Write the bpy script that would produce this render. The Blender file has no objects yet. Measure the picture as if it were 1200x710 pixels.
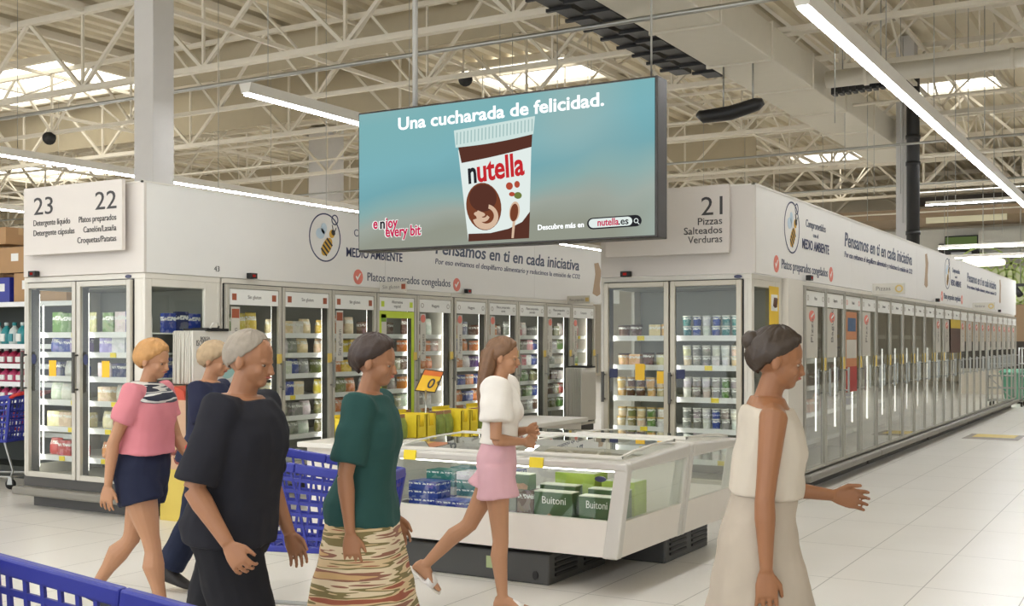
import bpy, bmesh, math, random
from mathutils import Vector, Matrix
random.seed(7)
C = bpy.context.scene.collection
SC = bpy.context.scene

# ------------------------------------------------------------------ camera, world, exposure
FPX, CAM_H, HOR = 1330.0, 1.6, 400.0
YAW = math.atan(778 / FPX)
cd = bpy.data.cameras.new('camera'); cam = bpy.data.objects.new('camera', cd); C.objects.link(cam)
cam.location = (0, 0, CAM_H); cam.rotation_euler = (math.pi / 2, 0, YAW)
cd.sensor_fit = 'HORIZONTAL'; cd.sensor_width = 36.0; cd.lens = 36.0 * FPX / 1200
cd.shift_y = (HOR - 355) / 1200.0
cd.clip_start = 0.05; cd.clip_end = 200
SC.camera = cam
w = bpy.data.worlds.new('world'); SC.world = w; w.use_nodes = True
w.node_tree.nodes['Background'].inputs[0].default_value = (0.95, 1.0, 1.06, 1)
w.node_tree.nodes['Background'].inputs[1].default_value = 1.9
LAMP = 43.0            # radiance of the linear luminaires
vs = SC.view_settings
SC.display_settings.display_device = 'sRGB'
vs.view_transform = 'Standard'; vs.look = 'None'; vs.exposure = 0.0; vs.gamma = 1.0; vs.use_curve_mapping = False
SC.cycles.use_denoising = True
SC.cycles.max_bounces = 10; SC.cycles.diffuse_bounces = 4; SC.cycles.glossy_bounces = 4
SC.cycles.transparent_max_bounces = 24
SC.cycles.sample_clamp_indirect = 6.0

# image ray helpers: give the place on a known plane that the lens sees at a pixel (used for measuring only)
_F = (-math.sin(YAW), math.cos(YAW)); _R = (math.cos(YAW), math.sin(YAW))
def ray(px, py):
    u = (px - 600) / FPX; v = (HOR - py) / FPX
    return (_F[0] + u * _R[0], _F[1] + u * _R[1], v)
def at_y(px, py, Y):
    d = ray(px, py); t = Y / d[1]; return Vector((d[0] * t, Y, CAM_H + d[2] * t))
def at_x(px, py, X):
    d = ray(px, py); t = X / d[0]; return Vector((X, d[1] * t, CAM_H + d[2] * t))
def at_z(px, py, z):
    d = ray(px, py); t = (z - CAM_H) / d[2]; return Vector((d[0] * t, d[1] * t, z))
def at_d(px, py, t):
    d = ray(px, py); return Vector((d[0] * t, d[1] * t, CAM_H + d[2] * t))

# ------------------------------------------------------------------ materials
def srgb(r, g, b):
    def f(c):
        c /= 255.0
        return c / 12.92 if c <= 0.04045 else ((c + 0.055) / 1.055) ** 2.4
    return (f(r), f(g), f(b), 1.0)
_M = {}
def mat(name, col, rough=0.5, metal=0.0, var=0.04, scale=6.0, bump=0.0, spec=0.5):
    if name in _M: return _M[name]
    m = bpy.data.materials.new(name); m.use_nodes = True; nt = m.node_tree
    b = nt.nodes['Principled BSDF']
    b.inputs['Roughness'].default_value = rough; b.inputs['Metallic'].default_value = metal
    b.inputs['Specular IOR Level'].default_value = spec
    c = srgb(*col)
    tc = nt.nodes.new('ShaderNodeTexCoord'); nz = nt.nodes.new('ShaderNodeTexNoise')
    nz.inputs['Scale'].default_value = scale; nz.inputs['Detail'].default_value = 3
    nt.links.new(tc.outputs['Object'], nz.inputs['Vector'])
    mx = nt.nodes.new('ShaderNodeMix'); mx.data_type = 'RGBA'
    mx.inputs[6].default_value = tuple(min(1, x * (1 - var)) for x in c[:3]) + (1,)
    mx.inputs[7].default_value = tuple(min(1, x * (1 + var)) for x in c[:3]) + (1,)
    nt.links.new(nz.outputs['Fac'], mx.inputs[0]); nt.links.new(mx.outputs[2], b.inputs['Base Color'])
    if bump:
        bp = nt.nodes.new('ShaderNodeBump'); bp.inputs['Strength'].default_value = bump; bp.inputs['Distance'].default_value = 0.01
        nt.links.new(nz.outputs['Fac'], bp.inputs['Height']); nt.links.new(bp.outputs['Normal'], b.inputs['Normal'])
    _M[name] = m; return m
def emit(name, col, strength):
    if name in _M: return _M[name]
    m = bpy.data.materials.new(name); m.use_nodes = True; nt = m.node_tree
    nt.nodes.remove(nt.nodes['Principled BSDF']); e = nt.nodes.new('ShaderNodeEmission')
    e.inputs[0].default_value = srgb(*col); e.inputs[1].default_value = strength
    nt.links.new(e.outputs[0], nt.nodes['Material Output'].inputs[0]); _M[name] = m; return m
def glass(name, tint, refl=1.0, rough=0.0, ior=1.5):
    if name in _M: return _M[name]
    m = bpy.data.materials.new(name); m.use_nodes = True; nt = m.node_tree
    nt.nodes.remove(nt.nodes['Principled BSDF'])
    tr = nt.nodes.new('ShaderNodeBsdfTransparent'); tr.inputs[0].default_value = tint
    gl = nt.nodes.new('ShaderNodeBsdfGlossy'); gl.inputs['Roughness'].default_value = rough
    gl.inputs[0].default_value = (0.95, 0.97, 0.95, 1)
    fr = nt.nodes.new('ShaderNodeFresnel'); fr.inputs['IOR'].default_value = ior
    mu = nt.nodes.new('ShaderNodeMath'); mu.operation = 'MULTIPLY'; mu.use_clamp = True; mu.inputs[1].default_value = refl
    mx = nt.nodes.new('ShaderNodeMixShader'); ge = nt.nodes.new('ShaderNodeNewGeometry')      # only the outer face of a pane mirrors
    bk = nt.nodes.new('ShaderNodeMath'); bk.operation = 'SUBTRACT'; bk.inputs[0].default_value = 1.0; nt.links.new(ge.outputs['Backfacing'], bk.inputs[1])
    m2 = nt.nodes.new('ShaderNodeMath'); m2.operation = 'MULTIPLY'; nt.links.new(mu.outputs[0], m2.inputs[0]); nt.links.new(bk.outputs[0], m2.inputs[1])
    nt.links.new(fr.outputs[0], mu.inputs[0]); nt.links.new(m2.outputs[0], mx.inputs[0])
    nt.links.new(tr.outputs[0], mx.inputs[1]); nt.links.new(gl.outputs[0], mx.inputs[2])
    nt.links.new(mx.outputs[0], nt.nodes['Material Output'].inputs[0]); _M[name] = m; return m
def pack_mat(name, kind):
    """printed packaging: the object's own colour with a contrasting printed panel, blob picture and white band"""
    m = bpy.data.materials.new(name); m.use_nodes = True; nt = m.node_tree; L = nt.links
    b = nt.nodes['Principled BSDF']; b.inputs['Roughness'].default_value = 0.35
    oi = nt.nodes.new('ShaderNodeObjectInfo'); tc = nt.nodes.new('ShaderNodeTexCoord')
    nz = nt.nodes.new('ShaderNodeTexNoise'); nz.noise_dimensions = '4D'; nz.inputs['Scale'].default_value = 14 if kind != 'bag' else 18
    L.new(tc.outputs['Object'], nz.inputs['Vector'])
    mm = nt.nodes.new('ShaderNodeMath'); mm.operation = 'MULTIPLY'; mm.inputs[1].default_value = 37.0
    L.new(oi.outputs['Random'], mm.inputs[0]); L.new(mm.outputs[0], nz.inputs['W'])
    rp = nt.nodes.new('ShaderNodeValToRGB'); rp.color_ramp.interpolation = 'CONSTANT'
    e = rp.color_ramp.elements
    e[0].position = 0.0; e[0].color = (0, 0, 0, 1); e[1].position = 0.52; e[1].color = (1, 1, 1, 1)
    L.new(nz.outputs['Fac'], rp.inputs[0])
    hue = nt.nodes.new('ShaderNodeHueSaturation'); hue.inputs['Saturation'].default_value = 0.95; hue.inputs['Value'].default_value = 1.25
    ah = nt.nodes.new('ShaderNodeMath'); ah.operation = 'ADD'; ah.inputs[1].default_value = 0.1; L.new(oi.outputs['Random'], ah.inputs[0])
    L.new(oi.outputs['Color'], hue.inputs['Color'])
    mh = nt.nodes.new('ShaderNodeMix'); mh.data_type = 'RGBA'; mh.inputs[0].default_value = 0.22
    L.new(hue.outputs[0], mh.inputs[6]); L.new(nz.outputs['Color'], mh.inputs[7])
    mx = nt.nodes.new('ShaderNodeMix'); mx.data_type = 'RGBA'
    L.new(rp.outputs[0], mx.inputs[0]); L.new(oi.outputs['Color'], mx.inputs[6]); L.new(mh.outputs[2], mx.inputs[7])
    sx = nt.nodes.new('ShaderNodeSeparateXYZ'); L.new(tc.outputs['Generated'], sx.inputs[0])
    def band(a, c):
        g = nt.nodes.new('ShaderNodeMath'); g.operation = 'GREATER_THAN'; g.inputs[1].default_value = a; L.new(sx.outputs['Z'], g.inputs[0])
        l = nt.nodes.new('ShaderNodeMath'); l.operation = 'LESS_THAN'; l.inputs[1].default_value = c; L.new(sx.outputs['Z'], l.inputs[0])
        p = nt.nodes.new('ShaderNodeMath'); p.operation = 'MULTIPLY'; L.new(g.outputs[0], p.inputs[0]); L.new(l.outputs[0], p.inputs[1]); return p
    bd = band(0.62, 0.82); m2 = nt.nodes.new('ShaderNodeMix'); m2.data_type = 'RGBA'
    nb = nt.nodes.new('ShaderNodeTexNoise'); nb.inputs['Scale'].default_value = 60; L.new(tc.outputs['Object'], nb.inputs['Vector'])
    lt = nt.nodes.new('ShaderNodeMath'); lt.operation = 'GREATER_THAN'; lt.inputs[1].default_value = 0.47; L.new(nb.outputs['Fac'], lt.inputs[0])
    p2 = nt.nodes.new('ShaderNodeMath'); p2.operation = 'MULTIPLY'; L.new(bd.outputs[0], p2.inputs[0]); L.new(lt.outputs[0], p2.inputs[1])
    L.new(p2.outputs[0], m2.inputs[0]); L.new(mx.outputs[2], m2.inputs[6]); m2.inputs[7].default_value = (0.8, 0.8, 0.76, 1)
    L.new(m2.outputs[2], b.inputs['Base Color'])
    _M[name] = m; return m

WHITE = mat('white_lacquered_metal', (226, 222, 212), 0.4)
CASE = mat('warm_white_casing', (222, 217, 205), 0.42)
FASCIA = mat('white_fascia_board', (233, 231, 226), 0.55, var=0.015)
PLATE = mat('white_sign_plate', (214, 207, 199), 0.55, var=0.015)
ALU = mat('pale_aluminium', (196, 191, 178), 0.35, 0.35)
DARK = mat('dark_grey_plastic', (78, 76, 72), 0.5)
GREY = mat('mid_grey_bumper', (128, 124, 114), 0.45)
BLACK = mat('black_rubber', (26, 25, 24), 0.5)
LINER = mat('freezer_liner', (138, 138, 130), 0.5)
SHELFM = mat('white_shelf', (226, 226, 220), 0.4)
RAIL = mat('white_price_rail', (240, 240, 238), 0.35)
YELLOW = mat('yellow_price_tag', (240, 214, 40), 0.5)
TAN = mat('yellow_handle_tag', (226, 196, 96), 0.5)
CHAR = mat('charcoal_ink', (66, 64, 64), 0.6)
NAVY = mat('navy_ink', (52, 58, 92), 0.6)
PINK = mat('salmon_ink', (226, 128, 112), 0.6)
LABEL = mat('white_label', (236, 236, 230), 0.5)
GREENF = mat('lime_green_frame', (196, 216, 62), 0.5)
RED = mat('red_plastic', (196, 44, 38), 0.4)
BLUE = mat('blue_cart_plastic', (42, 50, 146), 0.4)
STEEL = mat('zinc_steel', (168, 168, 162), 0.3, 0.8)
ROOF = mat('cream_roof_deck', (208, 197, 172), 0.7)
TRUSS = mat('cream_steelwork', (222, 214, 197), 0.6)
DUCT = mat('galvanised_duct', (206, 199, 182), 0.5, 0.1)
GLASS = glass('door_glass', (0.95, 0.965, 0.95, 1), 1.0)
SGLASS = glass('side_door_glass', (0.9, 0.92, 0.9, 1), 2.1)
BGLASS = glass('bunker_glass', (0.95, 0.97, 0.96, 1), 1.7)
FILM = mat('pale_sticker_film', (204, 200, 188), 0.4)
LED = emit('freezer_led', (255, 252, 244), 7.0)
LAMPM = emit('luminaire_diffuser', (250, 252, 255), LAMP)
STREAK_GLOW = emit('side_streak_glow', (255, 252, 244), 3.0)
CARTONM = pack_mat('printed_carton', 'box'); BAGM = pack_mat('printed_film_bag', 'bag'); TUBM = pack_mat('printed_tub', 'tub')

# ------------------------------------------------------------------ mesh helpers
class MB:
    def __init__(s, frame=None):
        s.v = []; s.f = []; s.mi = []; s.fr = frame; s.sm = []
    def P(s, p):
        return p if s.fr is None else s.fr(p)
    def add(s, vs, fs, mi=0, smooth=False):
        o = len(s.v); s.v += [tuple(s.P(p)) for p in vs]
        for f in fs: s.f.append([i + o for i in f]); s.mi.append(mi); s.sm.append(smooth)
        return s
    def hexa(s, b, t, mi=0):
        return s.add(list(b) + list(t), [(3, 2, 1, 0), (4, 5, 6, 7), (0, 1, 5, 4), (1, 2, 6, 5), (2, 3, 7, 6), (3, 0, 4, 7)], mi)
    def box(s, x0, x1, y0, y1, z0, z1, mi=0):
        return s.hexa([(x0, y0, z0), (x1, y0, z0), (x1, y1, z0), (x0, y1, z0)], [(x0, y0, z1), (x1, y0, z1), (x1, y1, z1), (x0, y1, z1)], mi)
    def bar(s, p0, p1, w, h, mi=0):
        p0 = Vector(p0); p1 = Vector(p1); d = (p1 - p0).normalized()
        up = Vector((0, 0, 1)) if abs(d.z) < 0.95 else Vector((1, 0, 0))
        a = d.cross(up).normalized() * w / 2; b = a.cross(d).normalized() * h / 2
        return s.hexa([p0 - a - b, p0 + a - b, p0 + a + b, p0 - a + b], [p1 - a - b, p1 + a - b, p1 + a + b, p1 - a + b], mi)
    def loft(s, rings, mi=0, smooth=True, cap=True):
        n = len(rings[0]); vs = [p for r in rings for p in r]; fs = []
        for i in range(len(rings) - 1):
            for k in range(n):
                a = i * n + k; b = i * n + (k + 1) % n; fs.append((a, b, b + n, a + n))
        if cap:
            fs.append(tuple(range(n - 1, -1, -1))); fs.append(tuple(range((len(rings) - 1) * n, len(rings) * n)))
        return s.add(vs, fs, mi, smooth)
    def tube(s, path, r, n=8, mi=0, r1=None):
        path = [Vector(p) for p in path]; rings = []; prev = None
        for i, p in enumerate(path):
            d = (path[min(i + 1, len(path) - 1)] - path[max(i - 1, 0)]).normalized()
            up = Vector((0, 0, 1)) if abs(d.z) < 0.9 else Vector((1, 0, 0))
            if prev is not None: a = (prev - d * prev.dot(d)).normalized()
            else: a = d.cross(up).normalized()
            prev = a; b = d.cross(a)
            rr = r[i] if isinstance(r, (list, tuple)) else r
            rings.append([p + (a * math.cos(t) + b * math.sin(t)) * rr for t in [2 * math.pi * k / n for k in range(n)]])
        return s.loft(rings, mi)
    def lathe(s, prof, n=16, c=(0, 0, 0), mi=0):
        return s.loft([[(c[0] + r * math.cos(2 * math.pi * k / n), c[1] + r * math.sin(2 * math.pi * k / n), c[2] + z) for k in range(n)] for r, z in prof], mi)
    def prism(s, poly, off, mi=0):
        """poly: 3D points, off: extrusion vector"""
        n = len(poly); off = Vector(off); a = [Vector(p) for p in poly]
        return s.add(a + [p + off for p in a], [tuple(range(n - 1, -1, -1)), tuple(range(n, 2 * n))] + [(k, (k + 1) % n, n + (k + 1) % n, n + k) for k in range(n)], mi)
    def ell(s, c, rx, ry, rz, nu=16, nv=10, mi=0, rot=None):
        rings = []
        c = Vector(c)
        for j in range(1, nv):
            ph = -math.pi / 2 + math.pi * j / nv; r = []
            for k in range(nu):
                t = 2 * math.pi * k / nu; q = Vector((rx * math.cos(ph) * math.cos(t), ry * math.cos(ph) * math.sin(t), rz * math.sin(ph)))
                r.append(c + (rot @ q if rot else q))
            rings.append(r)
        return s.loft(rings, mi)
class Frame:
    def __init__(s, o, u, v): s.o = Vector(o); s.u = Vector(u); s.v = Vector(v)
    def __call__(s, p): return s.o + s.u * p[0] + s.v * p[1] + Vector((0, 0, p[2]))

def wloc(o):
    l = Vector((0, 0, 0))
    while o is not None: l = l + o.location; o = o.parent
    return l
def obj(name, mb, mats, parent=None, bevel=0.0, smooth=None, origin=None):
    me = bpy.data.meshes.new(name)
    base = wloc(parent) if parent is not None else Vector((0, 0, 0))
    org = Vector(origin) if origin is not None else base
    me.from_pydata([tuple(Vector(p) - org) for p in mb.v], [], mb.f)
    for m in (mats if isinstance(mats, (list, tuple)) else [mats]): me.materials.append(m)
    me.polygons.foreach_set('material_index', mb.mi)
    me.polygons.foreach_set('use_smooth', [bool(x) if smooth is None else smooth for x in mb.sm])
    bm = bmesh.new(); bm.from_mesh(me); bmesh.ops.recalc_face_normals(bm, faces=bm.faces); bm.to_mesh(me); bm.free()
    o = bpy.data.objects.new(name, me); C.objects.link(o)
    o.location = org - base
    if parent is not None: o.parent = parent
    if bevel:
        b = o.modifiers.new('bevel', 'BEVEL'); b.width = bevel; b.segments = 2; b.limit_method = 'ANGLE'; b.angle_limit = 0.6
    return o
def empty(name, loc, label, cat, group=None, rz=0.0):
    o = bpy.data.objects.new(name, None); C.objects.link(o); o.location = loc; o.rotation_euler = (0, 0, rz); o.empty_display_size = 0.1
    o['label'] = label; o['category'] = cat
    if group: o['group'] = group
    return o
def tag(o, label, cat, group=None):
    o['label'] = label; o['category'] = cat
    if group: o['group'] = group
    return o
def struct(o): o['kind'] = 'structure'; return o

_FIT = []
def text(s, parent, org, right, up, size, m, name='lettering', align='LEFT', width=None, bold=0.0, shear=0.0, ext=0.0015, spacing=1.0):
    """lettering on a surface: origin at the baseline start"""
    cu = bpy.data.curves.new(name, 'FONT'); cu.body = s; cu.size = size * 1.38; cu.align_x = align
    cu.extrude = ext; cu.offset = bold * size; cu.shear = shear; cu.resolution_u = 3; cu.space_character = spacing; cu.space_line = 0.9
    cu.materials.append(m)
    o = bpy.data.objects.new(name, cu); C.objects.link(o)
    r = Vector(right).normalized(); u = Vector(up).normalized(); n = r.cross(u)
    base = wloc(parent) if parent is not None else Vector((0, 0, 0))
    Mx = Matrix((r, u, n)).transposed().to_4x4(); Mx.translation = Vector(org) + n * ext - base
    if parent is not None: o.parent = parent
    o.matrix_basis = Mx
    if width: _FIT.append((o, width))
    return o
def fit_text():
    bpy.context.view_layer.update()
    for o, wd in _FIT:
        d = o.dimensions.x
        if d > 1e-4: o.scale.x = o.scale.x * wd / d
    bpy.context.view_layer.update(); dg = bpy.context.evaluated_depsgraph_get(); new = []
    for o in [o for o in C.objects if o.type == 'FONT']:                    # lettering becomes plain meshes
        new.append((o, bpy.data.meshes.new_from_object(o.evaluated_get(dg))))
    for o, me in new:
        nm, pa, mx = o.name, o.parent, o.matrix_basis.copy(); kids = list(o.children)
        bpy.data.objects.remove(o); q = bpy.data.objects.new(nm, me); C.objects.link(q); q.parent = pa; q.matrix_basis = mx
def disc_pts(c, right, up, rx, ry, n=32, a0=0, a1=2 * math.pi):
    c = Vector(c); r = Vector(right); u = Vector(up)
    return [c + r * rx * math.cos(a0 + (a1 - a0) * k / n) + u * ry * math.sin(a0 + (a1 - a0) * k / n) for k in range(n)]
def ring_flat(mb, c, right, up, ro, ri, n, off, mi=0):
    a = disc_pts(c, right, up, ro[0], ro[1], n); b = disc_pts(c, right, up, ri[0], ri[1], n); off = Vector(off)
    vs = a + b + [p + off for p in a] + [p + off for p in b]; fs = []
    for k in range(n):
        j = (k + 1) % n
        fs += [(k, j, n + j, n + k), (2 * n + k, 3 * n + k, 3 * n + j, 2 * n + j), (k, 2 * n + k, 2 * n + j, j), (n + k, n + j, 3 * n + j, 3 * n + k)]
    mb.add(vs, fs, mi)
ORD = ['first', 'second', 'third', 'fourth', 'fifth', 'sixth', 'seventh', 'eighth', 'ninth', 'tenth', 'eleventh', 'twelfth', 'thirteenth', 'fourteenth', 'fifteenth', 'sixteenth', 'seventeenth', 'eighteenth', 'nineteenth', 'twentieth', 'twenty-first', 'twenty-second']
# ------------------------------------------------------------------ floor
def floor_material():
    m = bpy.data.materials.new('pale_floor_tiles'); m.use_nodes = True; nt = m.node_tree; L = nt.links
    b = nt.nodes['Principled BSDF']; b.inputs['Roughness'].default_value = 0.28; b.inputs['Specular IOR Level'].default_value = 0.4
    tc = nt.nodes.new('ShaderNodeTexCoord'); sx = nt.nodes.new('ShaderNodeSeparateXYZ'); L.new(tc.outputs['Object'], sx.inputs[0])
    def lines(ax, period, off, half):
        a = nt.nodes.new('ShaderNodeMath'); a.operation = 'ADD'; a.inputs[1].default_value = off + 60 * period; L.new(sx.outputs[ax], a.inputs[0])
        p = nt.nodes.new('ShaderNodeMath'); p.operation = 'PINGPONG'; p.inputs[1].default_value = period / 2; L.new(a.outputs[0], p.inputs[0])
        l = nt.nodes.new('ShaderNodeMath'); l.operation = 'LESS_THAN'; l.inputs[1].default_value = half; L.new(p.outputs[0], l.inputs[0]); return l
    lx = lines('X', 0.6, 0.22, 0.0035); ly = lines('Y', 1.28, -7.73 + 1.28 * 7, 0.0035)
    mxm = nt.nodes.new('ShaderNodeMath'); mxm.operation = 'MAXIMUM'; L.new(lx.outputs[0], mxm.inputs[0]); L.new(ly.outputs[0], mxm.inputs[1])
    nz = nt.nodes.new('ShaderNodeTexNoise'); nz.inputs['Scale'].default_value = 0.9; nz.inputs['Detail'].default_value = 5; L.new(tc.outputs['Object'], nz.inputs['Vector'])
    rp = nt.nodes.new('ShaderNodeMix'); rp.data_type = 'RGBA'; rp.inputs[6].default_value = srgb(222, 217, 207); rp.inputs[7].default_value = srgb(236, 232, 224)
    L.new(nz.outputs['Fac'], rp.inputs[0])
    mx = nt.nodes.new('ShaderNodeMix'); mx.data_type = 'RGBA'; mx.inputs[7].default_value = srgb(158, 152, 142)
    L.new(mxm.outputs[0], mx.inputs[0]); L.new(rp.outputs[2], mx.inputs[6]); L.new(mx.outputs[2], b.inputs['Base Color'])
    return m
struct(obj('floor', MB().box(-45, 14, -10, 48, -0.1, 0), floor_material()))

# ------------------------------------------------------------------ roof deck with ribs along the aisles, outer walls
mb = MB(); x = -45.0; pts = []
while x < 14:
    pts += [(x, 7.5), (x + 0.16, 7.5), (x + 0.2, 7.58), (x + 0.36, 7.58)]; x += 0.4
vsA = [(px_, -10, z) for px_, z in pts]; vsB = [(px_, 48, z) for px_, z in pts]; n = len(pts)
mb.add(vsA + vsB, [(k, k + 1, n + k + 1, n + k) for k in range(n - 1)])
struct(obj('ceiling', mb, ROOF))
WALLM = mat('cream_wall_paint', (206, 197, 178), 0.7)
struct(obj('wall_back', MB().box(-45, 14, 48, 48.2, 0, 7.6), WALLM))
struct(obj('wall_left', MB().box(-45.2, -45, -10, 48, 0, 7.6), WALLM))
struct(obj('wall_right', MB().box(14, 14.2, -10, 48, 0, 7.6), WALLM))

# roof lights: translucent daylight panels in the deck
SKY = emit('daylight_panel', (255, 250, 236), 3.2)
for (x0, x1, y0, y1) in [(-25.5, -19.8, 15.4, 18.0), (-13.4, -10.6, 20.4, 22.4), (-5.4, -3.4, 26.6, 28.0), (-36, -31, 24, 27), (-21, -18, 33, 35.5), (-10.5, -8.2, 35, 37), (-2, 0.5, 36, 38)]:
    t = bpy.data.objects.new('roof_light', None); C.objects.link(t); t.location = ((x0 + x1) / 2, (y0 + y1) / 2, 7.5); struct(t)
    struct(obj('daylight_panel', MB().box(x0, x1, y0, y1, 7.44, 7.47), SKY, t))
    f = MB(); f.box(x0 - .1, x1 + .1, y0 - .1, y0, 7.36, 7.5); f.box(x0 - .1, x1 + .1, y1, y1 + .1, 7.36, 7.5); f.box(x0 - .1, x0, y0, y1, 7.36, 7.5); f.box(x1, x1 + .1, y0, y1, 7.36, 7.5)
    struct(obj('curb', f, TRUSS, t))

# lattice girders across the aisles
def truss(Y, zb, zt, pitch, w, x0=-44, x1=13.5, ph=0.0):
    mb = MB()
    mb.bar((x0, Y, zt), (x1, Y, zt), w, w); mb.bar((x0, Y, zb), (x1, Y, zb), w * 1.2, w * .8)
    x = x0 + ph
    while x + pitch < x1:
        mb.bar((x, Y, zt), (x + pitch / 2, Y, zb), w * .55, w * .55); mb.bar((x + pitch / 2, Y, zb), (x + pitch, Y, zt), w * .55, w * .55)
        mb.bar((x + pitch / 2, Y, zb), (x + pitch / 2, Y, zt), w * .4, w * .4)
        x += pitch
    return struct(obj('roof_truss', mb, TRUSS))
for Y, zb, zt, pi_, w, ph in [(13.3, 6.0, 7.35, 2.9, .11, 0), (15.8, 6.0, 7.3, 2.4, .085, .7), (18.4, 6.0, 7.35, 2.9, .1, .2), (20.8, 6.4, 7.3, 2.0, .06, .1),
                      (23.1, 6.0, 7.35, 2.8, .1, 1.1), (25.6, 6.4, 7.3, 2.0, .06, .4), (28.2, 6.0, 7.35, 2.8, .1, .6), (31, 6.3, 7.3, 1.8, .09, .9), (33.8, 6.0, 7.35, 2.6, .14, .1), (37.2, 6.2, 7.3, 2.2, .11, .5), (41, 6.0, 7.35, 2.6, .14, .8)]:
    truss(Y, zb, zt, pi_, w, ph=ph)
# bracing trusses along the aisles
def truss_y(X, zb, zt, pitch, w, y0=9.5, y1=46):
    mb = MB(); mb.bar((X, y0, zt), (X, y1, zt), w, w); mb.bar((X, y0, zb), (X, y1, zb), w, w); y = y0
    while y + pitch < y1:
        mb.bar((X, y, zt), (X, y + pitch / 2, zb), w * .55, w * .55); mb.bar((X, y + pitch / 2, zb), (X, y + pitch, zt), w * .55, w * .55); y += pitch
    return struct(obj('roof_brace', mb, TRUSS))
for X in (-40, -33.5, -27, -20.6, -12.6, -8.4, -4.2, -0.5, 3.4, 8): truss_y(X, 6.4, 7.25, 3.4, .065)
# purlins on the girders
for k, X in enumerate([-42, -38, -35.4, -31, -29, -25, -23, -18.4, -16.4, -14.4, -10.6, -6.4, -2.4, 1.4, 5.6, 10]):
    struct(obj('roof_purlin', MB().box(X - .05, X + .05, 9, 46, 7.33, 7.47), TRUSS))

# smoke curtains hanging between the girders
CURT = mat('beige_smoke_curtain', (186, 174, 148), .7)
for X0, X1, Y, z in ((-34, -13.2, 18.75, 6.35), (-45, -9.4, 28.6, 6.2), (-17.5, -8.6, 16.2, 6.7)):
    struct(obj('ceiling_curtain', MB().box(X0, X1, Y, Y + .04, z, 7.5), CURT))
# columns
COLM = mat('white_column_paint', (205, 202, 198), 0.5)
for (X, Y, hw) in [(-11.04, 10.0, .17), (-4.47, 22.7, .17), (-20.2, 24.4, .34), (-36, 30, .2)]:
    struct(obj('column', MB().box(X - hw, X + hw, Y - hw, Y + hw, 0, 7.45), COLM, bevel=.01, origin=(X, Y, 0)))

# ------------------------------------------------------------------ ducts, pipes, trays under the roof
mb = MB(); mb.box(-5.62, -4.72, 8.6, 25, 5.42, 5.9)
for y in range(9, 25, 2): mb.box(-5.65, -4.69, y, y + .05, 5.39, 5.93)
tag(obj('air_duct', mb, DUCT, bevel=.015, origin=(-5.1, 16, 5.42)), 'big square pale air duct running away under the roof beside the screen', 'duct')
mb = MB(); mb.tube([(-4.55, 17.2, 5.55), (10.5, 17.2, 5.55)], .13, 16)
for x in range(-4, 10, 2): mb.tube([(x, 17.2, 5.55), (x + .06, 17.2, 5.55)], .15, 16)
tag(obj('round_duct', mb, DUCT, origin=(0, 17.2, 5.5)), 'round pale pipe crossing under the roof at the upper right', 'duct')
for dx, z, lab in ((0.0, 5.5, 'black cable tray nearest the square air duct'), (-.5, 5.6, 'black cable tray farther from the square air duct')):
    mb = MB(); mb.box(-6.0 + dx, -5.75 + dx, 9, 16, z, z + .12)
    for y in range(18, 32): mb.box(-6.05 + dx, -5.7 + dx, y / 2, y / 2 + .05, z - .04, z)
    tag(obj('cable_tray', mb, BLACK, origin=(-5.9 + dx, 12, z)), lab, 'cable tray')
a = at_y(978, 102, 17.6); b = at_y(1042, 92, 17.6)
mb = MB(); mb.bar(a, b, .16, .2)
for k in range(9): q = a.lerp(b, k / 8); mb.box(q.x - .03, q.x + .03, q.y - .1, q.y + .1, q.z - .13, q.z + .13)
_cd = tag(obj('cable_duct', mb, BLACK, origin=a.lerp(b, .5)), 'black ribbed cable duct hanging behind the round pale pipe', 'cable duct')
for q in (.15, .85): p = a.lerp(b, q); obj('hanger', MB().tube([p, (p.x, p.y, 7.5)], .01, 6), STEEL, _cd)
a = at_y(818, 135, 15); b = at_y(894, 123, 15)
mb = MB(); mb.tube([a + Vector((0, 0, .02)), a + Vector((.08, 0, -.03)), a.lerp(b, .5) + Vector((0, 0, -.04)), b + Vector((-.08, 0, .02)), b + Vector((0, 0, .05))], [.05, .09, .1, .09, .05], 10)
t = tag(obj('black_rail', mb, BLACK, origin=a.lerp(b, .5)), 'short black curved housing hanging under the roof right of the screen', 'housing')
mb = MB()
for q in (.4, .85): p = a.lerp(b, q); obj('hanger', MB().tube([p, (p.x, p.y, 5.385)], .012, 6), STEEL, t)
# black riser in front of the right column
pc = Vector((-4.26, 22.2, 2.26))
mb = MB(); mb.tube([(pc.x, pc.y, 2.26), (pc.x, pc.y, 6.55), (pc.x + .05, pc.y, 6.68), (pc.x + .3, pc.y, 6.72), (pc.x + 5.2, pc.y, 6.8)], [.12, .12, .11, .05, .035], 12)
for z in (3.6, 4.9, 5.4): mb.lathe([(.135, 0), (.135, .07)], 12, (pc.x, pc.y, z))
tag(obj('riser_pipe', mb, BLACK, origin=pc), 'thick black riser pipe standing in front of the pale right column', 'pipe')
# thin conduits across
for k, (Y, z) in enumerate([(12.0, 5.3), (19.5, 5.6), (21.5, 5.2), (24.6, 5.45), (26.4, 5.1), (29, 5.4), (34, 5.3)]):
    o = struct(obj('roof_conduit', MB().tube([(-44, Y, z), (13, Y, z)], .025 if k else .03, 6), STEEL if k in (0, 2, 4) else TRUSS))
# suspension wires from the roof
for k in range(26):
    X = random.uniform(-14, 2); Y = random.uniform(12, 30)
    struct(obj('ceiling_wire', MB().tube([(X, Y, random.uniform(3.4, 4.4)), (X, Y, 7.4)], .006, 4), STEEL))

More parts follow.
